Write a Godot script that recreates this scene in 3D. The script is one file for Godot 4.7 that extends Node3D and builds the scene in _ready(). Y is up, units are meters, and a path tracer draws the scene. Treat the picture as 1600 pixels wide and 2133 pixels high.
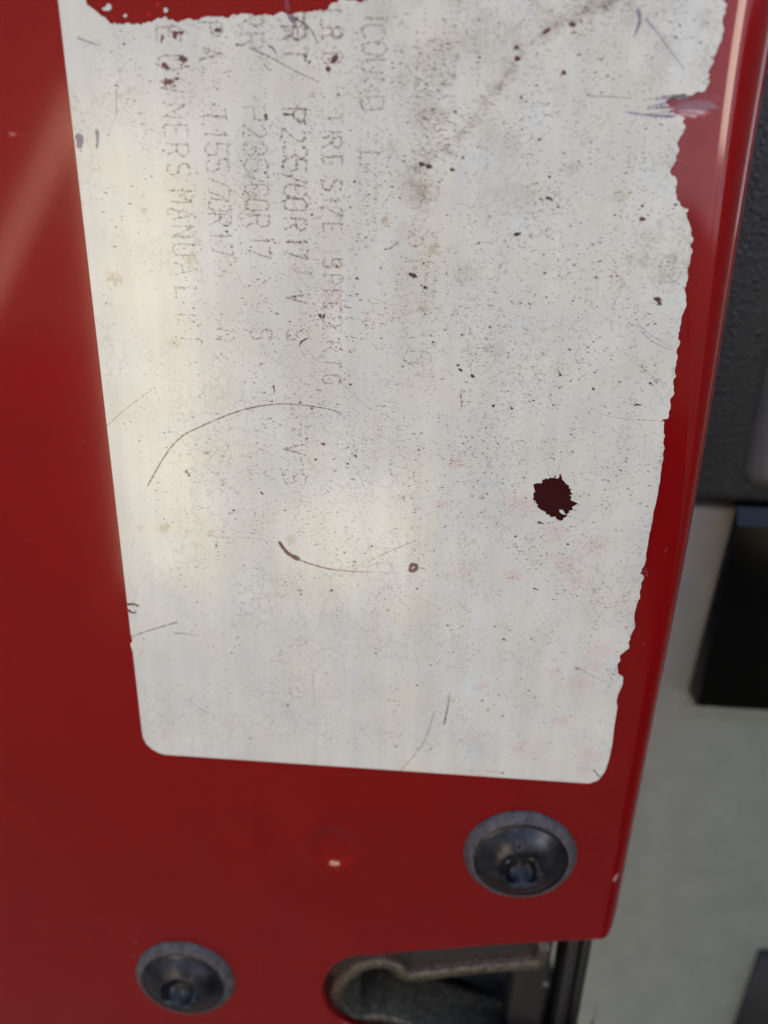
extends Node3D
# Close-up of the rear edge of a red car door. Panel coordinates are millimetres in the plane of the
# door's end face (x right, y up, z out of the panel); the origin of that face is BASE metres up.

const BASE := 0.85
const MM := 0.001
const TX0 := -44.0      # label texture: left edge in mm
const TY1 := 64.0       # label texture: top edge in mm
const TPM := 15.0       # label texture: pixels per mm
const TW := 1200
const TH := 1620
const PX0 := -102.0     # paint texture
const PY1 := 76.0
const PPM := 7.5
const PW := 1050
const PH := 1520

var rng := RandomNumberGenerator.new()
var fold_x := PackedFloat32Array()
var fold_z := PackedFloat32Array()
var fold_a := PackedFloat32Array()
var torn := PackedVector2Array()
var curl_noise := FastNoiseLite.new()

func V(x: float, y: float) -> Vector2:
	return Vector2(x, y)

# ---------------------------------------------------------------- scene

func _ready() -> void:
	rng.seed = 4711
	# camera
	var cam := Camera3D.new()
	cam.name = "camera"
	var lens := CameraAttributesPhysical.new()
	lens.frustum_near = 0.004
	lens.frustum_far = 400.0
	lens.frustum_focal_length = 18.04
	lens.frustum_focus_distance = 0.099
	lens.exposure_aperture = 9.0
	cam.attributes = lens
	cam.fov = 67.27
	cam.near = 0.004
	cam.far = 400.0
	add_child(cam)
	cam.position = Vector3(0, BASE + 0.41 * 0.096, 0.096)
	cam.rotation_degrees = Vector3(-22.402, 3.192, 1.635)
	cam.current = true
	# sky, sun, exposure
	var sky_mat := ProceduralSkyMaterial.new()
	sky_mat.sky_top_color = Color(0.55, 0.63, 0.76)
	sky_mat.sky_horizon_color = Color(0.85, 0.87, 0.90)
	sky_mat.sky_curve = 0.2
	sky_mat.ground_bottom_color = Color(0.20, 0.20, 0.20)
	sky_mat.ground_horizon_color = Color(0.45, 0.45, 0.44)
	sky_mat.ground_curve = 0.1
	sky_mat.sun_angle_max = 8.0
	sky_mat.sky_energy_multiplier = 0.55
	sky_mat.ground_energy_multiplier = 0.4
	var sky := Sky.new()
	sky.sky_material = sky_mat
	var env := Environment.new()
	env.background_mode = Environment.BG_SKY
	env.sky = sky
	env.tonemap_mode = Environment.TONE_MAPPER_LINEAR
	env.tonemap_exposure = 10.4
	env.sdfgi_enabled = true
	env.ssao_enabled = true
	env.ssil_enabled = true
	var we := WorldEnvironment.new()
	we.name = "world_environment"
	we.environment = env
	add_child(we)
	var sun := DirectionalLight3D.new()
	sun.name = "sun"
	sun.light_color = Color(1.0, 0.965, 0.90)
	sun.light_energy = 1.6
	sun.light_angular_distance = 0.6
	sun.shadow_enabled = true
	add_child(sun)
	var to_sun := sun_direction(192.0, 16.0)
	sun.look_at_from_position(Vector3.ZERO, -to_sun, Vector3.UP)

	make_fold_table()
	build_surroundings()
	build_door()
	build_trim()
	build_label()

func sun_direction(azimuth: float, elevation: float) -> Vector3:
	# azimuth 0 is straight out of the door's face (+z), positive towards +x
	var a := deg_to_rad(azimuth)
	var e := deg_to_rad(elevation)
	return Vector3(sin(a) * cos(e), sin(e), cos(a) * cos(e))

# ---------------------------------------------------------------- helpers

func meta(o: Node, label := "", category := "", kind := "", group := "") -> void:
	if label: o.set_meta("label", label)
	if category: o.set_meta("category", category)
	if kind: o.set_meta("kind", kind)
	if group: o.set_meta("group", group)

func thing(called: String, at: Vector3, label: String, category: String) -> Node3D:
	var o := Node3D.new()
	o.name = called
	add_child(o, true)
	o.position = at
	meta(o, label, category)
	return o

func put(mesh: Mesh, called: String, m: Material, parent: Node) -> MeshInstance3D:
	var o := MeshInstance3D.new()
	o.name = called
	o.mesh = mesh
	o.material_override = m
	parent.add_child(o, true)
	return o

func begin() -> SurfaceTool:
	var st := SurfaceTool.new()
	st.begin(Mesh.PRIMITIVE_TRIANGLES)
	return st

func quad(st: SurfaceTool, a: Vector3, b: Vector3, c: Vector3, d: Vector3) -> void:
	# a b c d clockwise seen from the front
	for p in [a, b, c, a, c, d]:
		st.add_vertex(p * MM)

func done(st: SurfaceTool) -> ArrayMesh:
	st.index()
	st.generate_normals()
	return st.commit()

func lathe(profile: Array, n: int, wobble := 0.0, smooth := true) -> SurfaceTool:
	# profile: Vector2(radius, z) from the outside to the axis, front faces towards +z
	var st := begin()
	st.set_smooth_group(0 if smooth else -1)
	for i in n:
		for k in profile.size() - 1:
			var ring := []
			for q in [[i, k], [i, k + 1], [i + 1, k + 1], [i + 1, k]]:
				var a: float = TAU * (int(q[0]) % n) / n
				var p: Vector2 = profile[q[1]]
				var w := 1.0 + wobble * sin(a * 5.0 + 1.3) * 0.5 + wobble * sin(a * 11.0) * 0.5
				ring.append(Vector3(cos(a) * p.x * w, sin(a) * p.x * w, p.y))
			quad(st, ring[0], ring[1], ring[2], ring[3])
	return st

func round_box(lo: Vector3, hi: Vector3, r: float, steps := 3) -> ArrayMesh:
	# a box whose edges are rounded with radius r (mm)
	var st := begin()
	st.set_smooth_group(0)
	var c := (lo + hi) * 0.5
	var h := (hi - lo) * 0.5
	var rr := minf(r, minf(h.x, minf(h.y, h.z)) * 0.98)
	var lines := []
	for ax in 3:
		var l := []
		for k in steps + 1:
			l.append(-h[ax] + rr * (1.0 - cos(PI * 0.5 * k / steps)))
		for k in steps + 1:
			l.append(h[ax] - rr * (1.0 - cos(PI * 0.5 * (steps - k) / steps)))
		lines.append(l)
	var inner := h - Vector3(rr, rr, rr)
	for ax in 3:
		var u := (ax + 1) % 3
		var v := (ax + 2) % 3
		for s in [-1.0, 1.0]:
			for i in lines[u].size() - 1:
				for j in lines[v].size() - 1:
					var ring := []
					for q in [[0, 0], [0, 1], [1, 1], [1, 0]]:
						var p := Vector3.ZERO
						p[ax] = s * h[ax]
						p[u] = lines[u][i + q[0]]
						p[v] = lines[v][j + q[1]]
						var core := p.clamp(-inner, inner)
						var d := p - core
						ring.append(c + core + (d.normalized() * rr if d.length() > 0.0001 else Vector3.ZERO))
					if s > 0: quad(st, ring[0], ring[1], ring[2], ring[3])
					else: quad(st, ring[3], ring[2], ring[1], ring[0])
	return done(st)

func ribbon(path: Array, thick: float, z0: float, z1: float, r: float) -> ArrayMesh:
	# a bent strip of sheet metal: the path lies in x and y, the strip runs from z0 (front) back to z1
	var st := begin()
	st.set_smooth_group(0)
	var prof := []
	for k in 7:
		var a := PI * k / 6.0
		prof.append(Vector2(-cos(a) * thick * 0.5, z0 - r + sin(a) * r))
	prof.append(Vector2(thick * 0.5, z1))
	prof.push_front(Vector2(-thick * 0.5, z1))
	for i in path.size() - 1:
		for k in prof.size() - 1:
			var ring := []
			for q in [[i, k], [i, k + 1], [i + 1, k + 1], [i + 1, k]]:
				var n := path_normal(path, q[0])
				var p: Vector2 = path[q[0]] + n * prof[q[1]].x
				ring.append(Vector3(p.x, p.y, prof[q[1]].y))
			quad(st, ring[0], ring[3], ring[2], ring[1])
	for e in [0, path.size() - 1]:
		for k in range(1, prof.size() - 1):
			for q in ([0, k, k + 1] if e == 0 else [0, k + 1, k]):
				var p: Vector2 = path[e] + path_normal(path, e) * prof[q].x
				st.add_vertex(Vector3(p.x, p.y, prof[q].y) * MM)
	return done(st)

func path_normal(path: Array, i: int) -> Vector2:
	var a: Vector2 = path[maxi(i - 1, 0)]
	var b: Vector2 = path[mini(i + 1, path.size() - 1)]
	var d := (b - a).normalized()
	return Vector2(-d.y, d.x)

func curve(points: Array, per := 5) -> Array:
	# Catmull-Rom through the points
	var out := []
	for i in points.size() - 1:
		var p0: Vector2 = points[maxi(i - 1, 0)]
		var p1: Vector2 = points[i]
		var p2: Vector2 = points[i + 1]
		var p3: Vector2 = points[mini(i + 2, points.size() - 1)]
		for k in per:
			out.append(p1.cubic_interpolate(p2, p0, p3, float(k) / per))
	out.append(points[-1])
	return out

func noise_bytes(w: int, h: int, freq: float, noise_seed: int, octaves := 3) -> PackedByteArray:
	var n := FastNoiseLite.new()
	n.noise_type = FastNoiseLite.TYPE_SIMPLEX_SMOOTH
	n.seed = noise_seed
	n.frequency = freq
	n.fractal_octaves = octaves
	var im := n.get_image(w, h)
	im.convert(Image.FORMAT_L8)
	return im.get_data()

func noise_texture(w: int, h: int, freq: float, noise_seed: int, dark: Color, light: Color, contrast := 1.0, octaves := 4) -> ImageTexture:
	var b := noise_bytes(w, h, freq, noise_seed, octaves)
	var out := PackedByteArray()
	out.resize(w * h * 3)
	for i in w * h:
		var t := clampf((b[i] / 255.0 - 0.5) * contrast + 0.5, 0.0, 1.0)
		out[i * 3] = int((dark.r + (light.r - dark.r) * t) * 255.0)
		out[i * 3 + 1] = int((dark.g + (light.g - dark.g) * t) * 255.0)
		out[i * 3 + 2] = int((dark.b + (light.b - dark.b) * t) * 255.0)
	return ImageTexture.create_from_image(Image.create_from_data(w, h, false, Image.FORMAT_RGB8, out))

func plain(c: Color, rough: float, metal := 0.0) -> StandardMaterial3D:
	var m := StandardMaterial3D.new()
	m.albedo_color = c
	m.roughness = rough
	m.metallic = metal
	return m

func triplanar(m: StandardMaterial3D, per_metre: float) -> void:
	m.uv1_triplanar = true
	m.uv1_scale = Vector3.ONE * per_metre

func dab(im: Image, x: float, y: float, r: float, c: Color, alpha: float) -> void:
	# one soft dot of pigment, in texture pixels
	var w := im.get_width()
	var h := im.get_height()
	for j in range(maxi(0, int(y - r - 1)), mini(h, int(y + r + 2))):
		for i in range(maxi(0, int(x - r - 1)), mini(w, int(x + r + 2))):
			var d := Vector2(i + 0.5 - x, j + 0.5 - y).length()
			var k := clampf(r - d + 0.5, 0.0, 1.0) * alpha
			if k > 0.003:
				im.set_pixel(i, j, im.get_pixel(i, j).lerp(c, k))

func stroke(im: Image, points: Array, w0: float, w1: float, c: Color, alpha: float, breaks: float, ppm: float, x0: float, y1: float, n: FastNoiseLite) -> void:
	var total := 0.0
	for i in points.size() - 1:
		total += points[i].distance_to(points[i + 1])
	var done_ := 0.0
	for i in points.size() - 1:
		var a: Vector2 = points[i]
		var b: Vector2 = points[i + 1]
		var l := a.distance_to(b)
		var steps := maxi(1, int(l * ppm / 0.8))
		for k in steps:
			var p := a.lerp(b, float(k) / steps)
			var t := (done_ + l * k / steps) / maxf(total, 0.001)
			var v := n.get_noise_2d(p.x * 60.0, p.y * 60.0) * 0.5 + 0.5
			var al := alpha * clampf(1.0 - breaks * 2.2 * (1.0 - v) + 0.3 * breaks, 0.0, 1.0)
			if al < 0.02: continue
			var r := maxf(0.35, lerpf(w0, w1, t) * 0.5 * ppm * (0.75 + 0.5 * v))
			dab(im, (p.x - x0) * ppm, (y1 - p.y) * ppm, r, c, al * (0.55 if steps > 2 else 1.0))
		done_ += l

# ---------------------------------------------------------------- shape of the sheet metal

func make_fold_table() -> void:
	var n := 24
	var x := 0.0
	var z := 0.0
	for i in n + 1:
		var s := float(i) / n
		var a := 0.0
		if s < 0.9: a = 66.0 * pow(s / 0.9, 1.7)
		else: a = lerpf(66.0, 100.0, (s - 0.9) / 0.1)
		if i > 0:
			x += cos(deg_to_rad(a))
			z -= sin(deg_to_rad(a))
		fold_x.append(x)
		fold_z.append(z)
		fold_a.append(a)
	var xm := 0.0
	for v in fold_x: xm = maxf(xm, v)
	for i in n + 1:
		fold_x[i] /= xm
		fold_z[i] /= xm

func fold_start(y: float) -> float:
	return lerpf(33.2, 26.8, smoothstep(-10.0, 62.0, y))

const FOLD_END := 35.7

func dimple(x: float, y: float) -> float:
	var d := Vector2(x + 11.95, (y + 60.8) * 0.93).length() / 4.3
	if d > 1.25: return 0.0
	# a flat-bottomed spot about half a millimetre deep with a rounded, slightly raised rim
	return -0.38 * (1.0 - smoothstep(0.48, 1.08, d))

func surface_z(x: float, y: float) -> float:
	var xb := fold_start(y)
	if x <= xb: return dimple(x, y)
	var t := (x - xb) / (FOLD_END - xb)
	for i in fold_x.size() - 1:
		if t <= fold_x[i + 1]:
			var k := (t - fold_x[i]) / maxf(fold_x[i + 1] - fold_x[i], 0.0001)
			return lerpf(fold_z[i], fold_z[i + 1], k) * (FOLD_END - xb)
	return fold_z[-1] * (FOLD_END - xb)

func slot_top(x: float) -> float:
	# lower edge of the upper panel: follows the latch slot, whose closed end is round
	if x < -14.46: return -95.6
	if x < -6.0:
		var t := (x + 14.46) / 8.46
		return -95.6 + (10.4 * sqrt(1.0 - (1.0 - t) * (1.0 - t)))
	return lerpf(-85.2, -77.0, clampf((x + 6.0) / 39.0, 0.0, 1.0)) + 0.35 * sin((x + 6.0) / 39.0 * PI)

func slot_low(x: float) -> float:
	if x < -14.46: return -95.6
	if x < -4.0:
		var t := (x + 14.46) / 10.46
		return -95.6 - (10.8 * sqrt(1.0 - (1.0 - t) * (1.0 - t)))
	return -106.4 - 0.6 * smoothstep(-4.0, 20.0, x)

# ---------------------------------------------------------------- door

func build_door() -> void:
	var door := thing("car_door", Vector3(0, BASE, 0), "red painted car door edge with black bolts and a latch slot", "car door")
	var paint := make_paint()
	# columns: flat part (x), then the fold (table index)
	var flat := []
	var x := -100.0
	while x < 33.0:
		flat.append(x)
		if x > -17.5 and x < -6.5: x += 0.15
		elif x > -24.0 and x < 0.0: x += 0.6
		else: x += 2.0
	var columns := []
	for f in flat: columns.append([f, -1])
	for i in fold_x.size(): columns.append([33.2, i])
	var rows := []
	var y := 75.0
	while y > -70.0:
		rows.append(y)
		if y < -55.0 and y > -66.5: y -= 0.15
		else: y -= 1.5
	rows.append(-70.0)
	var st := begin()
	st.set_smooth_group(0)
	for r in rows.size() - 1:
		for c in columns.size() - 1:
			panel_quad(st, [columns[c], columns[c], columns[c + 1], columns[c + 1]], [rows[r + 1], rows[r], rows[r], rows[r + 1]])
	# down to the slot, and below it
	var n := 12
	for c in columns.size() - 1:
		var la := edge_above(columns[c])
		var lb := edge_above(columns[c + 1])
		for k in n:
			panel_quad(st, [columns[c], columns[c], columns[c + 1], columns[c + 1]], [lerpf(-70.0, la, float(k + 1) / n), lerpf(-70.0, la, float(k) / n), lerpf(-70.0, lb, float(k) / n), lerpf(-70.0, lb, float(k + 1) / n)])
		la = edge_below(columns[c])
		lb = edge_below(columns[c + 1])
		for k in n:
			panel_quad(st, [columns[c], columns[c], columns[c + 1], columns[c + 1]], [lerpf(la, -128.0, float(k + 1) / n), lerpf(la, -128.0, float(k) / n), lerpf(lb, -128.0, float(k) / n), lerpf(lb, -128.0, float(k + 1) / n)])
	st.index()
	st.generate_normals()
	st.generate_tangents()
	put(st.commit(), "end_panel", paint, door)
	# the sheet's edge turned in round the slot
	var rim := []
	for i in 40: rim.append(V(33.0 - i * 39.0 / 39.0, slot_top(33.0 - i * 39.0 / 39.0)))
	for i in range(1, 25):
		var a := PI * 0.5 * i / 24.0
		var xx := -6.0 - 8.46 * sin(a)
		rim.append(V(xx, slot_top(xx)))
	for i in range(1, 25):
		var a := PI * 0.5 * (1.0 - i / 24.0)
		var xx := -4.0 - 10.46 * sin(a)
		rim.append(V(xx, slot_low(xx)))
	for i in range(1, 18): rim.append(V(-4.0 + i * 2.0, slot_low(-4.0 + i * 2.0)))
	st = begin()
	st.set_smooth_group(0)
	var turn := [V(0, 0), V(0.22, -0.06), V(0.42, -0.22), V(0.5, -0.5), V(0.5, -1.6), V(0.1, -1.9)]
	for i in rim.size() - 1:
		for k in turn.size() - 1:
			var ring := []
			for q in [[i, k], [i + 1, k], [i + 1, k + 1], [i, k + 1]]:
				var nn := path_normal(rim, q[0])
				var p: Vector2 = rim[q[0]] + nn * turn[q[1]].x
				var uvp := V((rim[q[0]].x - PX0) * PPM / PW, (PY1 - rim[q[0]].y) * PPM / PH)
				ring.append([Vector3(p.x, p.y, turn[q[1]].y), uvp])
			for q in [0, 1, 2, 0, 2, 3]:
				st.set_uv(ring[q][1])
				st.add_vertex(ring[q][0] * MM)
	st.index()
	st.generate_normals()
	st.generate_tangents()
	put(st.commit(), "slot_hem", paint, door)
	# hem of the folded edge, and the inner side of the door behind it
	st = begin()
	st.set_smooth_group(0)
	var ys := []
	y = 75.0
	while y > -74.0:
		ys.append(y)
		y -= 2.0
	for i in ys.size() - 1:
		var prof := []
		for yy in [ys[i], ys[i + 1]]:
			var z := fold_z[-1] * (FOLD_END - fold_start(yy))
			prof.append([Vector3(FOLD_END - 0.1, yy, z + 0.1), Vector3(FOLD_END + 0.2, yy, z - 0.15), Vector3(FOLD_END + 0.45, yy, z - 0.5), Vector3(FOLD_END + 0.45, yy, z - 0.9), Vector3(FOLD_END + 0.2, yy, z - 1.2), Vector3(FOLD_END - 0.6, yy, z - 1.4), Vector3(FOLD_END - 1.2, yy, -46.0)])
		for k in prof[0].size() - 1:
			quad(st, prof[0][k], prof[0][k + 1], prof[1][k + 1], prof[1][k])
	var edge_paint := plain(Color(0.55, 0.012, 0.02), 0.5, 0.35)
	edge_paint.clearcoat_enabled = true
	edge_paint.clearcoat = 1.0
	edge_paint.clearcoat_roughness = 0.09
	put(done(st), "hem", edge_paint, door)
	bolt(door, Vector3(18.35, -59.2, 0.0), 9.1, 8.0)
	bolt(door, Vector3(-39.5, -94.7, 0.0), 9.2, 40.0)
	latch(door)

func edge_above(c: Array) -> float:
	if c[1] < 0: return slot_top(c[0])
	var s := float(c[1]) / (fold_x.size() - 1)
	return -77.0 + 5.0 * pow(s, 3.0)

func edge_below(c: Array) -> float:
	if c[1] < 0: return slot_low(c[0]) + 4.0 * smoothstep(29.0, 33.2, c[0])
	var s := float(c[1]) / (fold_x.size() - 1)
	return -103.0 + 8.0 * s

func panel_quad(st: SurfaceTool, cols: Array, ys: Array) -> void:
	var p := []
	for i in 4:
		var y: float = ys[i]
		var xb := fold_start(y)
		var x: float = cols[i][0]
		if cols[i][1] < 0:
			if x > 0.0: x = x * xb / 33.2
			p.append(Vector3(x, y, dimple(x, y)))
		else:
			var k: int = cols[i][1]
			p.append(Vector3(xb + fold_x[k] * (FOLD_END - xb), y, fold_z[k] * (FOLD_END - xb)))
	for q in [0, 1, 2, 0, 2, 3]:
		st.set_uv(V((p[q].x - PX0) * PPM / PW, (PY1 - p[q].y) * PPM / PH))
		st.add_vertex(p[q] * MM)

func make_paint() -> StandardMaterial3D:
	var n := FastNoiseLite.new()
	n.seed = 3
	n.frequency = 0.05
	# fine metallic grain in a deep red
	var grain := noise_bytes(PW, PH, 0.45, 21, 2)
	var cloud := noise_bytes(PW, PH, 0.01, 22, 3)
	var b := PackedByteArray()
	b.resize(PW * PH * 3)
	for i in PW * PH:
		var t := 0.90 + 0.14 * grain[i] / 255.0 + 0.05 * (cloud[i] / 255.0 - 0.5)
		b[i * 3] = int(126.0 * t)
		b[i * 3 + 1] = int(3.0 * t)
		b[i * 3 + 2] = int(5.0 * t)
	var im := Image.create_from_data(PW, PH, false, Image.FORMAT_RGB8, b)
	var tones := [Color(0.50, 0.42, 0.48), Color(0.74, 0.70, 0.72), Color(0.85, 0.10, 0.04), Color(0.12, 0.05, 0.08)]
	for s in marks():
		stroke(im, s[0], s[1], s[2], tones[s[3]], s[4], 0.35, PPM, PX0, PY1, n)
	# darker red disc where the label has a hole
	dab(im, (16.3 - PX0) * PPM, (PY1 - 0.9) * PPM, 5.0 * PPM, Color(0.20, 0.002, 0.013), 1.0)
	# small pale nicks and dust
	for k in 700:
		var p := V(rng.randf_range(-80, 35), rng.randf_range(-110, 60))
		dab(im, (p.x - PX0) * PPM, (PY1 - p.y) * PPM, rng.randf_range(0.3, 0.9), tones[0], rng.randf_range(0.04, 0.28))
	# wiping scratches
	for k in 60:
		var p := V(rng.randf_range(-78, 34), rng.randf_range(-110, 60))
		var a := rng.randfn(0.6, 0.5)
		var l := rng.randf_range(1.5, 9.0)
		stroke(im, curve([p, p + V(cos(a), sin(a)) * l * 0.5 + V(0, rng.randfn(0, 0.3)), p + V(cos(a), sin(a)) * l], 4), 0.08, 0.06, tones[0], rng.randf_range(0.05, 0.16), 0.6, PPM, PX0, PY1, n)
	var m := StandardMaterial3D.new()
	m.albedo_texture = ImageTexture.create_from_image(im)
	m.metallic = 0.4
	m.metallic_specular = 0.12
	m.roughness = 0.5
	m.clearcoat_enabled = true
	m.clearcoat = 0.8
	m.clearcoat_roughness = 0.08
	# orange peel
	var peel := FastNoiseLite.new()
	peel.seed = 8
	peel.frequency = 0.15
	peel.fractal_octaves = 2
	var pim := peel.get_image(PW, PH)
	m.heightmap_enabled = true
	m.heightmap_texture = ImageTexture.create_from_image(pim)
	m.heightmap_scale = 0.0017
	return m

func bolt(door: Node3D, at: Vector3, r: float, turn: float) -> void:
	var o := Node3D.new()
	o.name = "bolt"
	door.add_child(o, true)
	o.position = at * MM
	o.rotation_degrees.z = turn
	var steel := plain(Color(1, 1, 1), 0.33, 0.65)
	steel.albedo_texture = noise_texture(256, 256, 0.03, 31, Color(0.09, 0.09, 0.105), Color(0.24, 0.235, 0.26), 1.3)
	steel.heightmap_enabled = true
	steel.heightmap_texture = noise_texture(256, 256, 0.06, 32, Color.BLACK, Color.WHITE, 1.2)
	steel.heightmap_scale = 0.002
	triplanar(steel, 40.0)
	var dusty := plain(Color(1, 1, 1), 0.75, 0.15)
	dusty.albedo_texture = noise_texture(256, 256, 0.05, 33, Color(0.17, 0.16, 0.17), Color(0.37, 0.34, 0.345), 1.3)
	dusty.heightmap_enabled = true
	dusty.heightmap_texture = steel.heightmap_texture
	dusty.heightmap_scale = 0.008
	triplanar(dusty, 45.0)
	# rolled outer rim of the flange
	var st := lathe([V(r, -0.1), V(r, 0.25), V(r - 0.1, 0.5), V(r - 0.45, 0.9), V(r - 0.9, 1.3), V(r - 1.15, 1.46), V(r - 1.35, 1.5), V(r - 1.5, 1.46)], 72, 0.006)
	put(done(st), "flange_rim", dusty, o)
	# domed head
	st = lathe([V(r - 1.4, 1.3), V(r - 1.5, 1.43), V(r - 1.75, 1.40), V(r - 2.0, 1.5), V(r - 2.3, 1.66), V(6.5, 1.95), V(6.0, 2.35), V(5.4, 2.8), V(4.8, 3.12), V(4.3, 3.34), V(3.95, 3.45), V(3.62, 3.46)], 72, 0.003)
	put(done(st), "dome", steel, o)
	# six-lobed drive socket
	st = begin()
	st.set_smooth_group(0)
	var n := 96
	var levels := [[3.62, 0.0, 3.46], [3.4, 0.06, 3.3], [3.05, 0.3, 2.9], [2.9, 0.36, 0.9], [1.4, 0.1, 0.6], [0.0, 0.0, 0.5]]
	for i in n:
		for k in levels.size() - 1:
			var ring := []
			for q in [[i, k], [i, k + 1], [i + 1, k + 1], [i + 1, k]]:
				var a: float = TAU * (int(q[0]) % n) / n
				var l: Array = levels[q[1]]
				var rr: float = l[0] + l[1] * cos(6.0 * a)
				ring.append(Vector3(cos(a) * rr, sin(a) * rr, l[2]))
			quad(st, ring[0], ring[1], ring[2], ring[3])
	put(done(st), "drive_socket", steel, o)
	# stamped figure beside the socket
	if turn < 20.0:
		var font := SystemFont.new()
		font.font_names = PackedStringArray(["Droid Sans"])
		var t := TextMesh.new()
		t.text = "6"
		t.font = font
		t.font_size = 24
		t.pixel_size = 0.000075
		t.depth = 0.0003
		var f := put(t, "stamped_figure", dusty, o)
		f.position = Vector3(-0.1, 5.0, 3.02) * MM
		f.rotation_degrees = Vector3(-40.0, 0, 0)

func latch(door: Node3D) -> void:
	var o := Node3D.new()
	o.name = "latch"
	door.add_child(o, true)
	var iron := plain(Color(1, 1, 1), 0.55, 0.35)
	iron.albedo_texture = noise_texture(256, 256, 0.05, 41, Color(0.08, 0.075, 0.07), Color(0.18, 0.165, 0.15), 1.4)
	iron.heightmap_enabled = true
	iron.heightmap_texture = noise_texture(256, 256, 0.10, 42, Color.BLACK, Color.WHITE, 1.2)
	iron.heightmap_scale = 0.004
	triplanar(iron, 40.0)
	var worn := plain(Color(1, 1, 1), 0.45, 0.5)
	worn.albedo_texture = noise_texture(256, 256, 0.06, 43, Color(0.17, 0.16, 0.135), Color(0.40, 0.37, 0.32), 1.6)
	triplanar(worn, 50.0)
	var black := plain(Color(0.05, 0.05, 0.055), 0.6)
	var dark := plain(Color(0.075, 0.075, 0.08), 0.6)
	var shaded_brown := plain(Color(1, 1, 1), 0.7, 0.1)  # brown metal toned down to stand for the unlit gap and latch interior
	shaded_brown.albedo_texture = noise_texture(256, 256, 0.05, 44, Color(0.04, 0.035, 0.03), Color(0.13, 0.11, 0.10), 1.6)
	triplanar(shaded_brown, 40.0)
	# plate set just behind the panel, as a band that follows the mouth
	var lip := curve([V(25.42, -83.54), V(25.33, -85.12), V(24.92, -86.88), V(22.81, -88.10), V(14.32, -89.94), V(3.11, -93.25), V(0.90, -93.25), V(-0.93, -91.44), V(-3.61, -90.61), V(-6.68, -91.59), V(-9.76, -94.74), V(-11.81, -99.53), V(-10.88, -103.41), V(-8.28, -106.48), V(-5.52, -105.86), V(-2.77, -105.52), V(1.88, -107.26), V(14.05, -111.25), V(20.71, -113.90)], 6)
	put(ribbon(lip, 2.3, -2.2, -13.0, 0.5), "worn_lip", worn, o)
	# sloping inner skin between the panel's edge and the lip
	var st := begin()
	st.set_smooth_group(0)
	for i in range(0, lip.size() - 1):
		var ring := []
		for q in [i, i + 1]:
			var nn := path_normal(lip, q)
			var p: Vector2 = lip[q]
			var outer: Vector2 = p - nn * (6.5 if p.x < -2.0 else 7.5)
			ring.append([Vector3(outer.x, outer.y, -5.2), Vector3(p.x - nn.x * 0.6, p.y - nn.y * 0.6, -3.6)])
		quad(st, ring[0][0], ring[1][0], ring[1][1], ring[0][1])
	put(done(st), "mouth_plate", shaded_brown, o)
	# housing: a dark box open to the front
	put(round_box(Vector3(-20, -118, -34), Vector3(34, -72, -30), 1.0), "housing_back", black, o)
	put(round_box(Vector3(-20, -74.5, -30.2), Vector3(33, -72, -4.5), 0.8), "housing_wall", black, o)
	put(round_box(Vector3(-20, -118, -30.2), Vector3(33, -115, -4.5), 0.8), "housing_wall", black, o)
	put(round_box(Vector3(-22, -118, -30.2), Vector3(-19.8, -72, -4.5), 0.8), "housing_wall", black, o)
	# forked catch lying in the mouth
	put(ribbon(curve([V(-12, -101), V(-7, -103.2), V(0, -103.0), V(8, -104.0), V(15, -106.5), V(20, -110)], 6), 5.0, -13.0, -22.0, 1.2), "catch", black, o)
	put(ribbon(curve([V(1, -95.5), V(7, -95), V(14, -94.0), V(20, -92.6)], 5), 4.0, -16.0, -24.0, 1.2), "pawl", dark, o)
	# end plate on the inner side with its dark gap, and the rubber edge
	put(round_box(Vector3(20.8, -114, -12.0), Vector3(27.4, -80, -5.0), 0.7), "end_plate", shaded_brown, o)
	put(round_box(Vector3(29.6, -114, -12.0), Vector3(31.8, -79, -4.2), 0.7), "seal_strip", dark, o)
	put(round_box(Vector3(32.3, -114, -14.0), Vector3(34.3, -78.6, -5.0), 0.9), "seal_strip", black, o)
	var rivet := done(lathe([V(0.8, -0.6), V(0.75, 0.2), V(0.5, 0.5), V(0.0, 0.6)], 20))
	put(rivet, "rivet", worn, o).position = Vector3(27.0, -95.5, -4.9) * MM

# ---------------------------------------------------------------- trim behind the door's edge

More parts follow.
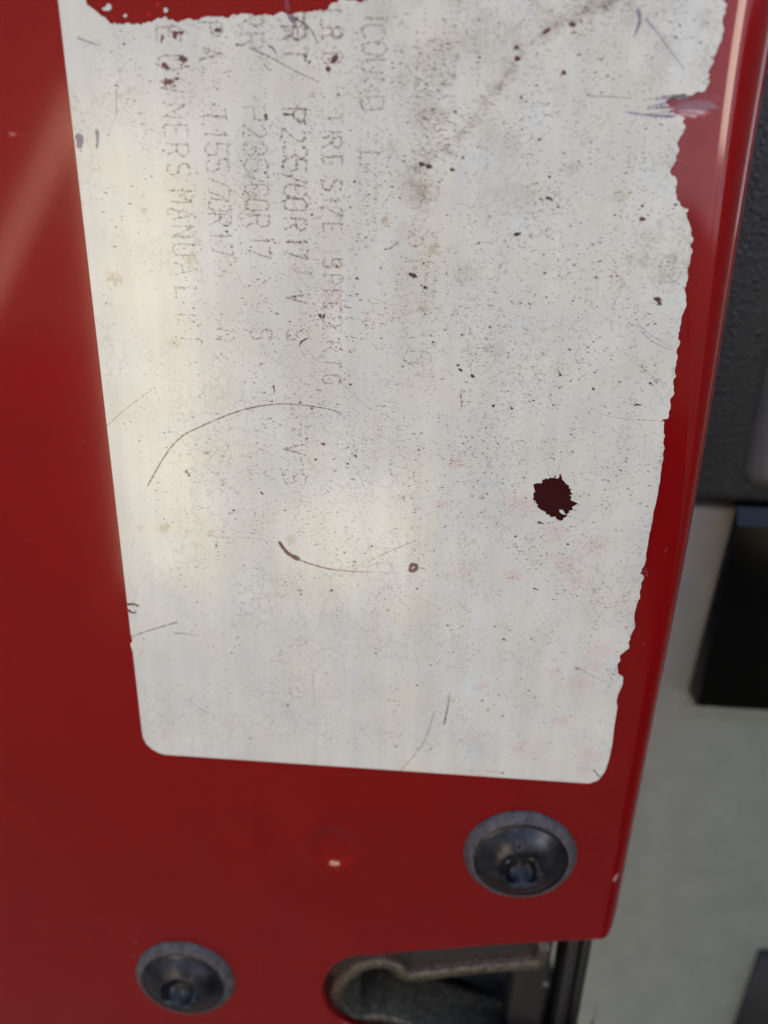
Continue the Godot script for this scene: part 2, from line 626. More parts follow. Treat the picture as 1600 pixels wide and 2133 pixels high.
func build_trim() -> void:
	var t := thing("interior_trim", Vector3(0, BASE, 0), "black grained vinyl pad over a grey plastic panel behind the door edge", "trim")
	var vinyl := plain(Color(1, 1, 1), 0.55)
	vinyl.albedo_texture = noise_texture(256, 256, 0.05, 51, Color(0.05, 0.06, 0.075), Color(0.085, 0.095, 0.11), 1.5)
	var cell := FastNoiseLite.new()
	cell.noise_type = FastNoiseLite.TYPE_CELLULAR
	cell.cellular_return_type = FastNoiseLite.RETURN_DISTANCE2_SUB
	cell.frequency = 0.05
	cell.fractal_type = FastNoiseLite.FRACTAL_NONE
	cell.seed = 5
	vinyl.heightmap_enabled = true
	vinyl.heightmap_texture = ImageTexture.create_from_image(cell.get_image(512, 512))
	vinyl.heightmap_scale = 0.03
	triplanar(vinyl, 28.0)
	var grey := plain(Color(1, 1, 1), 0.6)
	grey.albedo_texture = noise_texture(256, 256, 0.03, 52, Color(0.445, 0.46, 0.44), Color(0.49, 0.505, 0.48), 1.0)
	triplanar(grey, 12.0)
	var gloss := plain(Color(0.03, 0.032, 0.035), 0.3)
	gloss.metallic_specular = 0.2
	put(round_box(Vector3(37.5, -18.7, -220.0), Vector3(150, 110, -58.0), 2.5), "vinyl_pad", vinyl, t)
	put(round_box(Vector3(65.0, -14.6, -64.0), Vector3(140, 60, -54.0), 5.0, 5), "pull_cup", plain(Color(0.27, 0.27, 0.285), 0.6), t)
	put(round_box(Vector3(34.0, -230.0, -220.0), Vector3(170, -20.9, -62.0), 1.5), "lower_panel", grey, t)
	# glossy black box with a slanted top edge
	var st := begin()
	var f := [Vector3(64.6, -21.7, -54.0), Vector3(140, -21.7, -54.0), Vector3(140, -66.5, -54.0), Vector3(64.3, -66.5, -54.0)]
	var b := [Vector3(64.9, -18.6, -57.0), Vector3(140, -18.6, -57.0), Vector3(140, -68.5, -62.5), Vector3(65.0, -68.5, -62.5)]
	quad(st, f[0], f[1], f[2], f[3])
	quad(st, b[0], f[0], f[3], b[3])
	quad(st, f[3], f[2], b[2], b[3])
	quad(st, b[0], Vector3(64.9, -18.6, -62.5), Vector3(140, -18.6, -62.5), b[1])
	put(done(st), "glossy_box", gloss, t)
	st = begin()
	quad(st, b[0], b[1], f[1], f[0])
	put(done(st), "top_bevel", plain(Color(0.05, 0.055, 0.065), 0.1, 0.5), t)
	put(round_box(Vector3(64.0, -75.0, -63.0), Vector3(140, -71.2, -61.0), 1.2), "ledge", grey, t)
	st = begin()
	var w := [V(98.6, -151.0), V(150, -151.0), V(150, -215.0), V(97.0, -215.0)]
	for i in 4:
		var p: Vector2 = w[i]
		var q: Vector2 = w[(i + 1) % 4]
		quad(st, Vector3(p.x, p.y, -63), Vector3(q.x, q.y, -63), Vector3(q.x, q.y, -56), Vector3(p.x, p.y, -56))
	quad(st, Vector3(w[0].x, w[0].y, -56), Vector3(w[1].x, w[1].y, -56), Vector3(w[2].x, w[2].y, -56), Vector3(w[3].x, w[3].y, -56))
	put(done(st), "dark_wedge", plain(Color(0.08, 0.085, 0.10), 0.5), t)

# ---------------------------------------------------------------- what the paint and the label mirror

func build_surroundings() -> void:
	var g := PlaneMesh.new()
	g.size = Vector2(160, 160)
	var asphalt := plain(Color(1, 1, 1), 0.9)
	asphalt.albedo_texture = noise_texture(256, 256, 0.08, 61, Color(0.09, 0.09, 0.09), Color(0.14, 0.138, 0.135), 1.4)
	asphalt.uv1_scale = Vector3(80, 80, 80)
	var o := put(g, "pavement", asphalt, self)
	meta(o, "", "", "structure")
	# added unseen dark body: blocks side light, mirrored dark in the fold
	var body := thing("dark_blocker", Vector3(0.25, 0, 0.0), "added unseen dark body that blocks side light beside the door", "car")
	var coat := plain(Color(0.11, 0.11, 0.12), 0.6)
	put(round_box(Vector3(0, 180, -60), Vector3(900, 965, 170), 14.0, 4), "blocker_side", coat, body)
	put(round_box(Vector3(10, 90, -50), Vector3(890, 179, 160), 10.0, 3), "blocker_foot", plain(Color(0.06, 0.06, 0.06), 0.7), body)
	# added, unseen, only mirrored: dark timber front, white post, white board on a pole
	var house := thing("dark_backdrop", Vector3(-1.2, 0, 4.6), "added unseen dark front mirrored in the red paint", "reflection_helper")  # made up, so the red paint has something dark to mirror
	var timber := plain(Color(1, 1, 1), 0.9)
	timber.albedo_texture = noise_texture(256, 256, 0.02, 62, Color(0.10, 0.085, 0.075), Color(0.15, 0.125, 0.11), 1.2)
	triplanar(timber, 0.4)
	put(round_box(Vector3(-5000, 0, 0), Vector3(2300, 2200, 300), 10.0, 2), "backdrop_wall", timber, house)
	put(round_box(Vector3(-5200, 2200, -200), Vector3(2400, 2300, 600), 20.0, 2), "backdrop_edge", timber, house)
	var white := plain(Color(0.95, 0.94, 0.92), 0.7)
	var post := thing("mirrored_post", Vector3(-0.60, 0, 1.6), "added unseen pale post and brace mirrored as a bright band", "post")  # added out of view for the bright band and streak at left
	put(round_box(Vector3(-110, 0, -60), Vector3(110, 1010, 60), 8.0, 2), "shaft", plain(Color(0.79, 0.75, 0.65), 0.8), post)
	var q := put(round_box(Vector3(-30, -300, -30), Vector3(30, 300, 30), 4.0, 2), "brace", plain(Color(0.50, 0.42, 0.38), 0.8), post)
	q.position = Vector3(-0.27, 0.83, 0.02)
	q.rotation_degrees = Vector3(0, 0, -33)
	var board := thing("mirrored_board", Vector3(1.36, 0, 1.50), "added unseen white board mirrored as the edge highlight", "sign")  # made-up board, mirrored as the highlight on the folded edge
	var bd := put(round_box(Vector3(-170, 1050, -12), Vector3(170, 1650, 12), 6.0, 2), "board", white, board)
	bd.rotation_degrees.y = 43.0
	var pole := CylinderMesh.new()
	pole.top_radius = 0.02
	pole.bottom_radius = 0.02
	pole.height = 1.06
	put(pole, "pole", plain(Color(0.15, 0.15, 0.15), 0.6, 0.5), board).position.y = 0.53
	var glare := thing("glare_block", Vector3(-0.16, 0, 1.68), "added unseen pale block mirrored as a glare spot", "stone")  # made-up block, mirrored as the soft glare spot on the label
	put(round_box(Vector3(-140, 0, -90), Vector3(140, 235, 90), 14.0, 3), "block", plain(Color(0.74, 0.72, 0.66), 0.85), glare)

# ---------------------------------------------------------------- the label

func build_label() -> void:
	var label := thing("tire_label", Vector3(0, BASE, 0), "torn, scratched white tyre information label stuck on the red door edge", "label")
	var film := make_film()
	var outline := PackedVector2Array([V(-37.89, 63.00), V(-39.23, 59.35), V(-39.43, 59.05), V(-39.38, 58.70), V(-39.27, 58.37), V(-39.28, 58.03), V(-39.21, 57.59), V(-38.83, 57.37), V(-38.45, 57.12), V(-38.09, 56.85), V(-37.70, 56.54), V(-37.24, 56.37), V(-37.06, 56.15), V(-36.89, 55.92), V(-36.60, 55.78), V(-36.32, 55.93), V(-36.05, 55.75), V(-35.74, 55.85), V(-35.44, 55.72), V(-35.15, 55.86), V(-34.83, 55.96), V(-34.53, 55.84), V(-34.20, 55.75), V(-33.91, 55.92), V(-33.64, 55.87), V(-33.38, 55.74), V(-33.15, 55.95), V(-32.85, 55.89), V(-32.63, 56.07), V(-32.36, 56.02), V(-32.09, 56.02), V(-31.90, 56.23), V(-31.65, 56.31), V(-31.45, 56.49), V(-31.20, 56.38), V(-30.93, 56.46), V(-30.60, 56.64), V(-30.46, 56.35), V(-30.15, 56.24), V(-29.80, 56.28), V(-29.50, 56.08), V(-29.15, 56.01), V(-28.83, 56.17), V(-28.56, 56.23), V(-28.31, 56.34), V(-28.04, 56.39), V(-27.77, 56.40), V(-27.51, 56.23), V(-27.21, 56.28), V(-26.92, 56.33), V(-26.69, 56.52), V(-26.29, 56.59), V(-25.90, 56.72), V(-25.51, 56.62), V(-25.10, 56.67), V(-24.70, 56.64), V(-24.30, 56.66), V(-23.93, 56.50), V(-23.52, 56.52), V(-23.33, 56.75), V(-23.05, 56.88), V(-22.75, 56.80), V(-22.46, 56.89), V(-22.20, 56.99), V(-21.93, 56.91), V(-21.67, 56.97), V(-21.41, 56.91), V(-21.12, 56.96), V(-20.89, 56.78), V(-20.62, 56.71), V(-20.36, 56.83), V(-20.08, 56.82), V(-19.84, 56.97), V(-19.57, 56.93), V(-19.31, 56.90), V(-19.02, 56.89), V(-18.75, 56.80), V(-18.54, 57.00), V(-18.26, 57.08), V(-17.87, 57.23), V(-17.48, 57.08), V(-17.10, 56.94), V(-16.70, 56.97), V(-16.33, 57.12), V(-15.94, 57.20), V(-15.54, 57.22), V(-15.14, 57.17), V(-14.89, 57.29), V(-14.62, 57.21), V(-14.38, 57.39), V(-14.10, 57.31), V(-13.79, 57.43), V(-13.45, 57.44), V(-13.09, 57.36), V(-12.81, 57.59), V(-12.73, 57.84), V(-12.55, 58.03), V(-12.19, 58.14), V(-11.83, 58.13), V(-11.59, 58.45), V(-11.20, 58.55), V(-10.87, 58.33), V(-10.49, 58.28), V(-10.10, 58.35), V(-9.71, 58.27), V(-9.29, 58.16), V(-8.95, 58.43), V(-8.66, 58.37), V(-8.39, 58.51), V(-8.09, 58.59), V(-7.93, 58.85), V(-7.65, 58.94), V(-7.48, 59.19), V(-7.19, 59.19), V(-6.93, 59.32), V(-6.60, 59.36), V(-6.28, 59.42), V(-5.99, 59.57), V(-5.70, 59.72), V(-5.39, 59.83), V(-5.06, 59.86), V(-4.73, 59.89), V(-4.40, 59.81), V(-4.08, 59.83), V(-3.77, 59.90), V(-3.46, 60.02), V(-3.14, 60.04), V(-2.82, 60.15), V(-2.56, 60.35), V(-2.23, 60.35), V(-1.91, 60.45), V(-1.60, 60.43), V(-1.29, 60.45), V(-0.98, 60.40), V(-0.67, 60.43), V(-0.36, 60.41), V(-0.04, 60.42), V(0.27, 60.43), V(0.58, 60.43), V(0.88, 60.50), V(1.19, 60.56), V(1.50, 60.61), V(1.81, 60.64), V(2.13, 60.61), V(2.44, 60.66), V(2.75, 60.68), V(3.06, 60.63), V(3.36, 60.72), V(3.66, 60.82), V(3.97, 60.86), V(4.28, 60.92), V(4.59, 60.93), V(4.91, 60.92), V(5.22, 60.93), V(5.52, 61.03), V(5.83, 60.97), V(6.15, 60.97), V(6.46, 60.97), V(6.77, 61.00), V(7.09, 60.97), V(7.40, 61.03), V(7.71, 61.08), V(8.01, 61.19), V(8.32, 61.16), V(8.63, 61.11), V(8.92, 60.98), V(9.23, 60.91), V(9.54, 60.87), V(9.85, 60.85), V(10.16, 60.85), V(10.47, 60.87), V(10.79, 60.89), V(11.10, 60.82), V(11.40, 60.74), V(11.70, 60.67), V(12.01, 60.63), V(12.33, 60.66), V(12.64, 60.62), V(12.95, 60.66), V(13.26, 60.63), V(13.57, 60.66), V(13.88, 60.57), V(14.19, 60.57), V(14.50, 60.61), V(14.81, 60.65), V(15.12, 60.60), V(15.43, 60.60), V(15.75, 60.58), V(16.06, 60.55), V(16.36, 60.65), V(16.68, 60.65), V(16.98, 60.70), V(17.30, 60.72), V(17.61, 60.68), V(17.92, 60.68), V(18.29, 60.66), V(18.66, 60.64), V(19.03, 60.59), V(19.38, 60.46), V(19.75, 60.41), V(20.12, 60.44), V(20.48, 60.53), V(20.86, 60.52), V(21.20, 60.66), V(21.58, 60.71), V(21.95, 60.77), V(22.32, 60.73), V(22.69, 60.67), V(23.07, 60.70), V(23.43, 60.62), V(23.80, 60.54), V(24.24, 60.31), V(24.73, 60.30), V(25.22, 60.33), V(25.69, 60.46), V(26.16, 60.49), V(26.64, 60.42), V(27.08, 60.62), V(27.57, 60.58), V(27.84, 60.20), V(27.80, 59.74), V(28.11, 59.39), V(28.08, 58.92), V(28.31, 58.64), V(28.61, 58.44), V(28.53, 58.08), V(28.65, 57.73), V(28.47, 57.46), V(28.50, 57.13), V(28.49, 56.80), V(28.68, 56.53), V(28.86, 56.18), V(28.75, 55.79), V(28.83, 55.41), V(28.67, 55.05), V(28.54, 54.61), V(28.43, 54.17), V(28.37, 53.91), V(28.22, 53.68), V(28.30, 53.23), V(28.08, 52.83), V(27.99, 52.56), V(27.81, 52.33), V(28.04, 52.11), V(28.02, 51.80), V(28.14, 51.47), V(28.07, 51.13), V(27.93, 50.83), V(27.80, 50.52), V(27.47, 50.40), V(27.13, 50.48), V(26.83, 50.33), V(26.60, 50.09), V(26.36, 49.96), V(26.15, 49.79), V(25.88, 49.82), V(25.61, 49.82), V(25.36, 49.71), V(25.09, 49.70), V(24.87, 49.87), V(24.59, 49.91), V(24.13, 49.77), V(23.92, 49.34), V(24.25, 49.21), V(24.38, 48.87), V(24.73, 48.92), V(25.04, 48.76), V(24.60, 48.66), V(24.35, 48.28), V(24.58, 48.40), V(24.84, 48.45), V(25.08, 48.34), V(25.34, 48.28), V(25.81, 48.11), V(26.26, 47.90), V(26.08, 47.67), V(26.18, 47.39), V(26.44, 47.25), V(26.48, 46.96), V(26.36, 46.52), V(26.10, 46.15), V(25.96, 45.81), V(25.80, 45.47), V(25.94, 45.18), V(26.13, 44.91), V(26.17, 44.55), V(25.95, 44.27), V(25.93, 44.00), V(26.07, 43.77), V(25.90, 43.57), V(25.85, 43.30), V(25.61, 42.94), V(25.56, 42.51), V(25.82, 42.20), V(26.21, 42.08), V(26.39, 41.80), V(26.52, 41.50), V(26.50, 41.00), V(26.48, 40.52), V(26.70, 40.10), V(26.71, 39.81), V(26.93, 39.61), V(27.18, 39.46), V(27.23, 39.16), V(27.47, 39.00), V(27.72, 38.87), V(28.00, 38.82), V(28.27, 38.73), V(28.21, 38.46), V(27.97, 38.32), V(28.19, 38.14), V(28.19, 37.87), V(28.34, 37.66), V(28.49, 37.46), V(28.71, 37.04), V(28.91, 36.60), V(28.91, 36.35), V(28.93, 36.10), V(29.06, 35.87), V(29.28, 35.73), V(29.25, 35.35), V(29.02, 35.06), V(29.08, 34.69), V(29.35, 34.42), V(29.41, 34.04), V(29.30, 33.68), V(29.31, 33.31), V(29.28, 32.93), V(29.23, 32.67), V(29.16, 32.40), V(29.22, 32.13), V(29.25, 31.86), V(29.50, 31.44), V(29.46, 30.95), V(29.38, 30.67), V(29.42, 30.39), V(29.33, 30.12), V(29.33, 29.84), V(29.46, 29.58), V(29.59, 29.33), V(29.65, 29.05), V(29.67, 28.77), V(29.75, 28.52), V(29.85, 28.28), V(29.82, 28.02), V(29.74, 27.78), V(29.62, 27.29), V(29.50, 26.81), V(29.52, 26.50), V(29.57, 26.19), V(29.54, 25.87), V(29.49, 25.56), V(29.58, 25.25), V(29.47, 24.94), V(29.52, 24.63), V(29.47, 24.31), V(29.77, 23.94), V(29.76, 23.47), V(29.59, 23.04), V(29.59, 22.59), V(29.79, 22.28), V(29.86, 21.91), V(29.75, 21.56), V(29.80, 21.19), V(29.76, 20.83), V(29.74, 20.47), V(29.76, 20.10), V(29.95, 19.78), V(29.74, 19.33), V(29.83, 18.85), V(29.99, 18.40), V(30.02, 17.93), V(30.20, 17.59), V(30.10, 17.23), V(29.85, 16.95), V(29.84, 16.58), V(30.01, 16.13), V(30.06, 15.65), V(29.92, 15.17), V(30.03, 14.69), V(30.00, 14.39), V(29.74, 14.25), V(29.47, 14.28), V(29.23, 14.15), V(29.61, 13.85), V(29.60, 13.36), V(29.63, 12.93), V(29.67, 12.51), V(29.94, 12.13), V(29.87, 11.67), V(29.88, 11.35), V(29.92, 11.03), V(30.07, 10.74), V(30.21, 10.45), V(30.10, 10.15), V(30.12, 9.82), V(30.10, 9.50), V(30.15, 9.19), V(30.14, 8.83), V(30.13, 8.47), V(30.16, 8.11), V(30.20, 7.75), V(30.17, 7.39), V(30.15, 7.03), V(30.18, 6.67), V(30.19, 6.31), V(30.21, 5.94), V(30.17, 5.58), V(30.22, 5.21), V(30.24, 4.84), V(30.25, 4.48), V(30.31, 4.11), V(30.28, 3.75), V(30.29, 3.38), V(30.26, 2.90), V(30.26, 2.42), V(30.19, 1.94), V(30.17, 1.46), V(30.20, 0.98), V(30.18, 0.49), V(30.21, 0.01), V(30.20, -0.47), V(30.20, -0.90), V(30.14, -1.33), V(30.15, -1.76), V(30.15, -2.19), V(30.14, -2.63), V(30.18, -3.06), V(30.15, -3.49), V(30.17, -3.92), V(30.08, -4.30), V(30.14, -4.69), V(30.22, -5.07), V(30.15, -5.45), V(30.17, -5.84), V(30.08, -6.21), V(29.93, -6.58), V(29.93, -6.97), V(29.74, -7.42), V(30.09, -7.47), V(30.31, -7.75), V(30.29, -8.00), V(30.28, -8.25), V(30.14, -8.46), V(30.05, -8.70), V(30.15, -9.19), V(30.21, -9.68), V(30.15, -10.05), V(30.21, -10.42), V(30.29, -10.79), V(30.35, -11.16), V(30.18, -11.49), V(30.13, -11.87), V(30.04, -12.24), V(30.07, -12.62), V(29.96, -13.03), V(29.92, -13.46), V(29.91, -13.89), V(29.96, -14.32), V(30.05, -14.74), V(30.21, -15.14), V(30.26, -15.56), V(30.30, -15.99), V(30.10, -16.39), V(29.97, -16.83), V(29.82, -17.28), V(29.96, -17.73), V(29.74, -18.03), V(29.80, -18.40), V(29.91, -18.73), V(29.89, -19.08), V(29.60, -19.38), V(29.46, -19.77), V(29.23, -20.09), V(29.00, -20.42), V(28.94, -20.84), V(29.12, -21.22), V(29.05, -21.63), V(28.81, -21.97), V(28.84, -22.34), V(28.88, -22.70), V(29.04, -23.05), V(29.01, -23.43), V(29.21, -23.60), V(29.40, -23.77), V(29.65, -23.85), V(29.85, -24.02), V(29.93, -24.35), V(29.90, -24.68), V(30.00, -25.00), V(30.03, -25.33), V(29.96, -25.65), V(29.93, -25.98), V(29.80, -26.28), V(29.74, -26.61), V(29.56, -26.90), V(29.54, -27.25), V(29.59, -27.58), V(29.56, -27.92), V(29.53, -28.26), V(29.62, -28.58), V(29.65, -28.93), V(29.83, -29.22), V(29.86, -33.02), V(30.00, -36.10), V(29.91, -39.08), V(29.63, -41.30), V(28.84, -43.04), V(27.55, -43.81), V(-39.01, -43.73), V(-40.07, -43.44), V(-41.02, -42.85), V(-41.87, -41.89), V(-42.30, -40.80), V(-42.39, -39.23), V(-42.39, -25.00), V(-42.64, -23.60), V(-42.24, -22.90), V(-42.39, -22.00), V(-42.39, 62.00)])
	torn = outline
	curl_noise.seed = 17
	curl_noise.frequency = 0.12
	var cuts := [PackedVector2Array([V(14.12, 4.71), V(14.56, 4.93), V(15.26, 4.96), V(15.27, 5.46), V(15.53, 5.51), V(15.68, 5.70), V(15.96, 5.56), V(16.23, 5.79), V(16.69, 5.79), V(17.20, 5.69), V(17.40, 5.95), V(17.36, 6.32), V(17.70, 6.40), V(17.59, 6.14), V(17.78, 5.97), V(17.79, 5.65), V(18.21, 5.24), V(18.34, 5.18), V(18.26, 5.08), V(18.85, 4.80), V(18.83, 4.45), V(19.26, 4.28), V(19.04, 4.15), V(19.19, 3.84), V(19.51, 3.66), V(18.98, 3.45), V(19.33, 3.21), V(19.23, 2.82), V(20.31, 2.34), V(19.55, 1.81), V(19.72, 1.40), V(19.15, 1.24), V(19.37, 1.09), V(18.88, 0.68), V(19.14, 0.53), V(18.62, 0.15), V(18.56, -0.12), V(18.22, -0.27), V(17.58, 0.09), V(17.59, 0.32), V(16.89, 0.21), V(16.73, 0.53), V(16.31, 0.57), V(16.16, 0.92), V(15.47, 1.21), V(14.89, 1.66), V(15.11, 1.84), V(14.86, 2.01), V(14.70, 2.39), V(14.30, 2.56), V(14.37, 3.01), V(14.26, 3.58), V(14.51, 3.66), V(14.31, 4.22)])]
	var st := begin()
	var x := -46.0
	while x < 34.0:
		var step := 4.0 if x < 18.0 else 0.5
		var y := -46.0
		while y < 64.0:
			var cell := PackedVector2Array([V(x, y), V(x + step, y), V(x + step, y + 4.0), V(x, y + 4.0)])
			for piece in Geometry2D.intersect_polygons(outline, cell):
				film_piece(st, piece, cuts)
			y += 4.0
		x += step
	for f in [[V(17.92, 1.34), V(18.40, 1.30), V(18.86, 0.65), V(18.31, 0.78), V(18.02, 1.02)], [V(-37.62, 57.26), V(-37.11, 57.44), V(-36.98, 57.71), V(-36.61, 57.67), V(-36.55, 57.27), V(-36.84, 57.04), V(-37.48, 57.08)], [V(-35.28, 56.62), V(-35.00, 56.80), V(-34.80, 56.63), V(-35.04, 56.44), V(-35.24, 56.48)], [V(-30.81, 57.30), V(-30.53, 57.44), V(-30.28, 57.27), V(-30.41, 57.00), V(-30.68, 56.95)]]:
		film_piece(st, PackedVector2Array(f), [])
		film_edge(st, PackedVector2Array(f))
	film_edge(st, outline)
	for c in cuts: film_edge(st, c, true)
	st.generate_tangents()
	put(st.commit(), "printed_film", film, label)

func curl(p: Vector2) -> float:
	# the torn rim stands off the paint here and there
	if (p.x < 22.0 and p.y < 48.0) or p.y < -29.0: return 0.0
	var best := 9.0
	for i in torn.size() - 1:
		if absf(torn[i].y - p.y) > 3.0: continue
		best = minf(best, p.distance_squared_to(Geometry2D.get_closest_point_to_segment(p, torn[i], torn[i + 1])))
	if best > 1.4: return 0.0
	var v := curl_noise.get_noise_2d(p.x * 2.0, p.y * 2.0)
	return clampf(0.06 + v * 0.75, 0.0, 0.4) * (1.0 - smoothstep(0.0, 1.2, sqrt(best)))

func film_vertex(st: SurfaceTool, p: Vector2, lift: float, side := Vector3.ZERO) -> void:
	var e := 0.05
	var z := surface_z(p.x, p.y)
	var n := Vector3(-(surface_z(p.x + e, p.y) - surface_z(p.x - e, p.y)) / (2 * e), -(surface_z(p.x, p.y + e) - surface_z(p.x, p.y - e)) / (2 * e), 1.0).normalized()
	st.set_normal(n if side == Vector3.ZERO else side)
	st.set_uv(V((p.x - TX0) * TPM / TW, (TY1 - p.y) * TPM / TH))
	st.add_vertex((Vector3(p.x, p.y, z) + n * (lift + curl(p))) * MM)

func film_piece(st: SurfaceTool, piece: PackedVector2Array, cuts: Array) -> void:
	var pieces := [piece]
	for c in cuts:
		var left := []
		for p in pieces:
			for q in Geometry2D.clip_polygons(p, c):
				if not Geometry2D.is_polygon_clockwise(q): left.append(q)
		pieces = left
	for p in pieces:
		var tri := Geometry2D.triangulate_polygon(p)
		for i in range(0, tri.size(), 3):
			var a: Vector2 = p[tri[i]]
			var b: Vector2 = p[tri[i + 1]]
			var c: Vector2 = p[tri[i + 2]]
			if (b - a).cross(c - a) > 0.0:
				var s := b
				b = c
				c = s
			for v in [a, b, c]: film_vertex(st, v, 0.11)

func film_edge(st: SurfaceTool, ring: PackedVector2Array, hole := false) -> void:
	var ccw := not Geometry2D.is_polygon_clockwise(ring)
	for i in ring.size():
		var a := ring[i]
		var b := ring[(i + 1) % ring.size()]
		if not ccw:
			var s := a
			a = b
			b = s
		var d := (b - a).normalized()
		var side := Vector3(d.y, -d.x, 0.0) * (-1.0 if hole else 1.0)
		film_vertex(st, a, 0.11, side)
		film_vertex(st, b, 0.11, side)
		film_vertex(st, b, -0.02, side)
		film_vertex(st, a, 0.11, side)
		film_vertex(st, b, -0.02, side)
		film_vertex(st, a, -0.02, side)

func make_film() -> StandardMaterial3D:
	var n := FastNoiseLite.new()
	n.seed = 12
	n.frequency = 0.06
	# aged white: mottled, with faint long stains that follow the printed lines
	var mott := noise_bytes(TW, TH, 0.006, 71, 4)
	var fine := noise_bytes(TW, TH, 0.12, 72, 2)
	var streak := noise_bytes(TW, 128, 0.02, 73, 4)
	var web := FastNoiseLite.new()
	web.noise_type = FastNoiseLite.TYPE_CELLULAR
	web.cellular_return_type = FastNoiseLite.RETURN_DISTANCE2_SUB
	web.seed = 77
	web.frequency = 0.034
	web.fractal_type = FastNoiseLite.FRACTAL_NONE
	web.domain_warp_enabled = true
	web.domain_warp_amplitude = 26.0
	web.domain_warp_frequency = 0.03
	var wim := web.get_image(TW, TH, false, false, false)
	wim.convert(Image.FORMAT_L8)
	var net := wim.get_data()
	var patchy := noise_bytes(TW, TH, 0.004, 78, 3)
	var b := PackedByteArray()
	b.resize(TW * TH * 3)
	for j in TH:
		var sj := (j * 128 / TH) * TW
		for i in TW:
			var k := j * TW + i
			var x := TX0 + i / TPM
			var v := 1.0 + 0.06 * (mott[k] / 255.0 - 0.5) + 0.03 * (fine[k] / 255.0 - 0.5) + 0.05 * (streak[sj + i] / 255.0 - 0.5)
			var line := clampf(1.0 - absf(net[k] - 1.0) / 6.0, 0.0, 1.0)
			if line > 0.0: v -= line * 0.12 * clampf((patchy[k] - 132) / 40.0, 0.0, 1.0)
			var warm := (mott[(k + 52000) % (TW * TH)] / 255.0 - 0.45) * 0.05
			if x > -19.86 and x < -10.86: warm += 0.004
			elif x > -3.64 and x < 1.60: warm += 0.010
			elif x > 7.34 and x < 10.33: warm -= 0.010
			b[k * 3] = int(clampf(198.0 * (v + warm * 0.4), 0, 255))
			b[k * 3 + 1] = int(clampf(194.0 * (v - warm * 0.1), 0, 255))
			b[k * 3 + 2] = int(clampf(186.0 * (v - warm), 0, 255))
	var im := Image.create_from_data(TW, TH, false, Image.FORMAT_RGB8, b)
	var hi := Image.create(TW, TH, false, Image.FORMAT_RGB8)
	hi.fill(Color(0.6, 0.6, 0.6))
	var grime := Color(0.20, 0.17, 0.14)
	# pink dye and yellow-brown stains
	for s in [[13.13, 1.86, 2.31], [11.52, 2.12, 1.38], [17.64, -1.72, 2.00], [23.02, -3.90, 2.62], [19.76, -6.26, 1.85], [21.35, -8.73, 2.31], [26.04, -19.59, 2.00], [23.71, -25.46, 2.00], [22.07, -32.40, 1.54], [16.20, -38.21, 1.23], [26.70, -38.26, 2.00], [25.74, -22.43, 1.69], [4.19, 7.47, 1.23], [5.64, -8.20, 1.54], [9.18, -36.96, 0.92], [12.49, -8.75, 1.69], [19.75, -24.09, 1.38], [16.79, -36.80, 0.92], [19.80, -37.91, 0.77], [2.34, 1.29, 1.08], [9.56, -27.33, 1.38], [-17.20, 30.81, 1.08], [-12.54, 27.59, 2.00], [26.33, -41.03, 1.38]]: blot(im, s[0], s[1], s[2], Color(0.80, 0.50, 0.52), 0.16, n)
	for s in [[-39.37, 29.02, 1.07, 0.50], [-35.92, -4.19, 1.14, 0.50], [-39.48, -4.39, 0.64, 0.30], [-29.31, -4.70, 0.71, 0.30], [-18.22, -5.17, 1.00, 0.35], [-29.49, 31.52, 1.00, 0.35], [-34.78, 37.00, 0.43, 0.50], [-6.22, 36.64, 0.64, 0.60], [-0.56, 33.51, 1.00, 0.40], [-1.10, 26.86, 0.71, 0.40], [-18.99, 4.65, 0.43, 0.30], [-32.36, 21.33, 1.14, 0.25], [-15.68, 11.11, 0.29, 0.40], [-11.75, -0.58, 0.21, 0.90], [26.91, 56.77, 0.57, 0.50], [24.34, 33.21, 1.43, 0.25], [22.46, 32.88, 0.86, 0.25], [10.94, 56.97, 1.43, 0.20], [20.37, 39.84, 1.00, 0.20], [-1.99, 40.01, 1.79, 0.20], [27.31, 33.56, 1.14, 0.25], [4.78, -30.25, 1.00, 0.10], [19.66, -36.57, 1.29, 0.10]]: blot(im, s[0], s[1], s[2], Color(0.52, 0.43, 0.28), s[3] * 0.7, n)
	# handling dirt in the upper part, in clouded patches
	for k in 70:
		blot(im, rng.randf_range(-8.0, 30.0), 60.0 - absf(rng.randfn(0, 14.0)), rng.randf_range(0.7, 2.6), Color(0.50, 0.45, 0.39), rng.randf_range(0.05, 0.17), n)
	# grime rubbed into a diagonal crease and a dark patch beside it
	for s in [[18.65, 59.00, 1.40, 0.80], [16.51, 58.42, 1.40, 0.90], [14.58, 57.97, 1.30, 0.80], [13.17, 57.22, 1.10, 0.70], [11.49, 56.54, 1.00, 0.50], [9.60, 55.28, 1.00, 0.45], [7.96, 53.83, 1.00, 0.40], [6.83, 52.01, 1.00, 0.55], [5.67, 50.38, 0.90, 0.65], [4.21, 48.95, 0.90, 0.70], [3.27, 47.28, 0.80, 0.80], [2.04, 45.81, 0.80, 0.65], [0.50, 44.56, 0.80, 0.60], [-1.32, 43.29, 0.80, 0.50], [-2.64, 42.16, 0.90, 0.50], [-3.68, 40.73, 1.10, 0.45], [-1.98, 39.76, 1.60, 0.40], [-2.19, 38.21, 1.20, 0.35]]:
		for k in int(46 * s[3] * s[2]):
			var p := V(s[0] + rng.randfn(0, s[2] * 0.75), s[1] + rng.randfn(0, s[2] * 0.6))
			dash(im, p, rng.randf_range(0.1, 0.7), rng.randf_range(0.06, 0.13), Color(0.30, 0.25, 0.20), rng.randf_range(0.1, 0.5) * s[3])
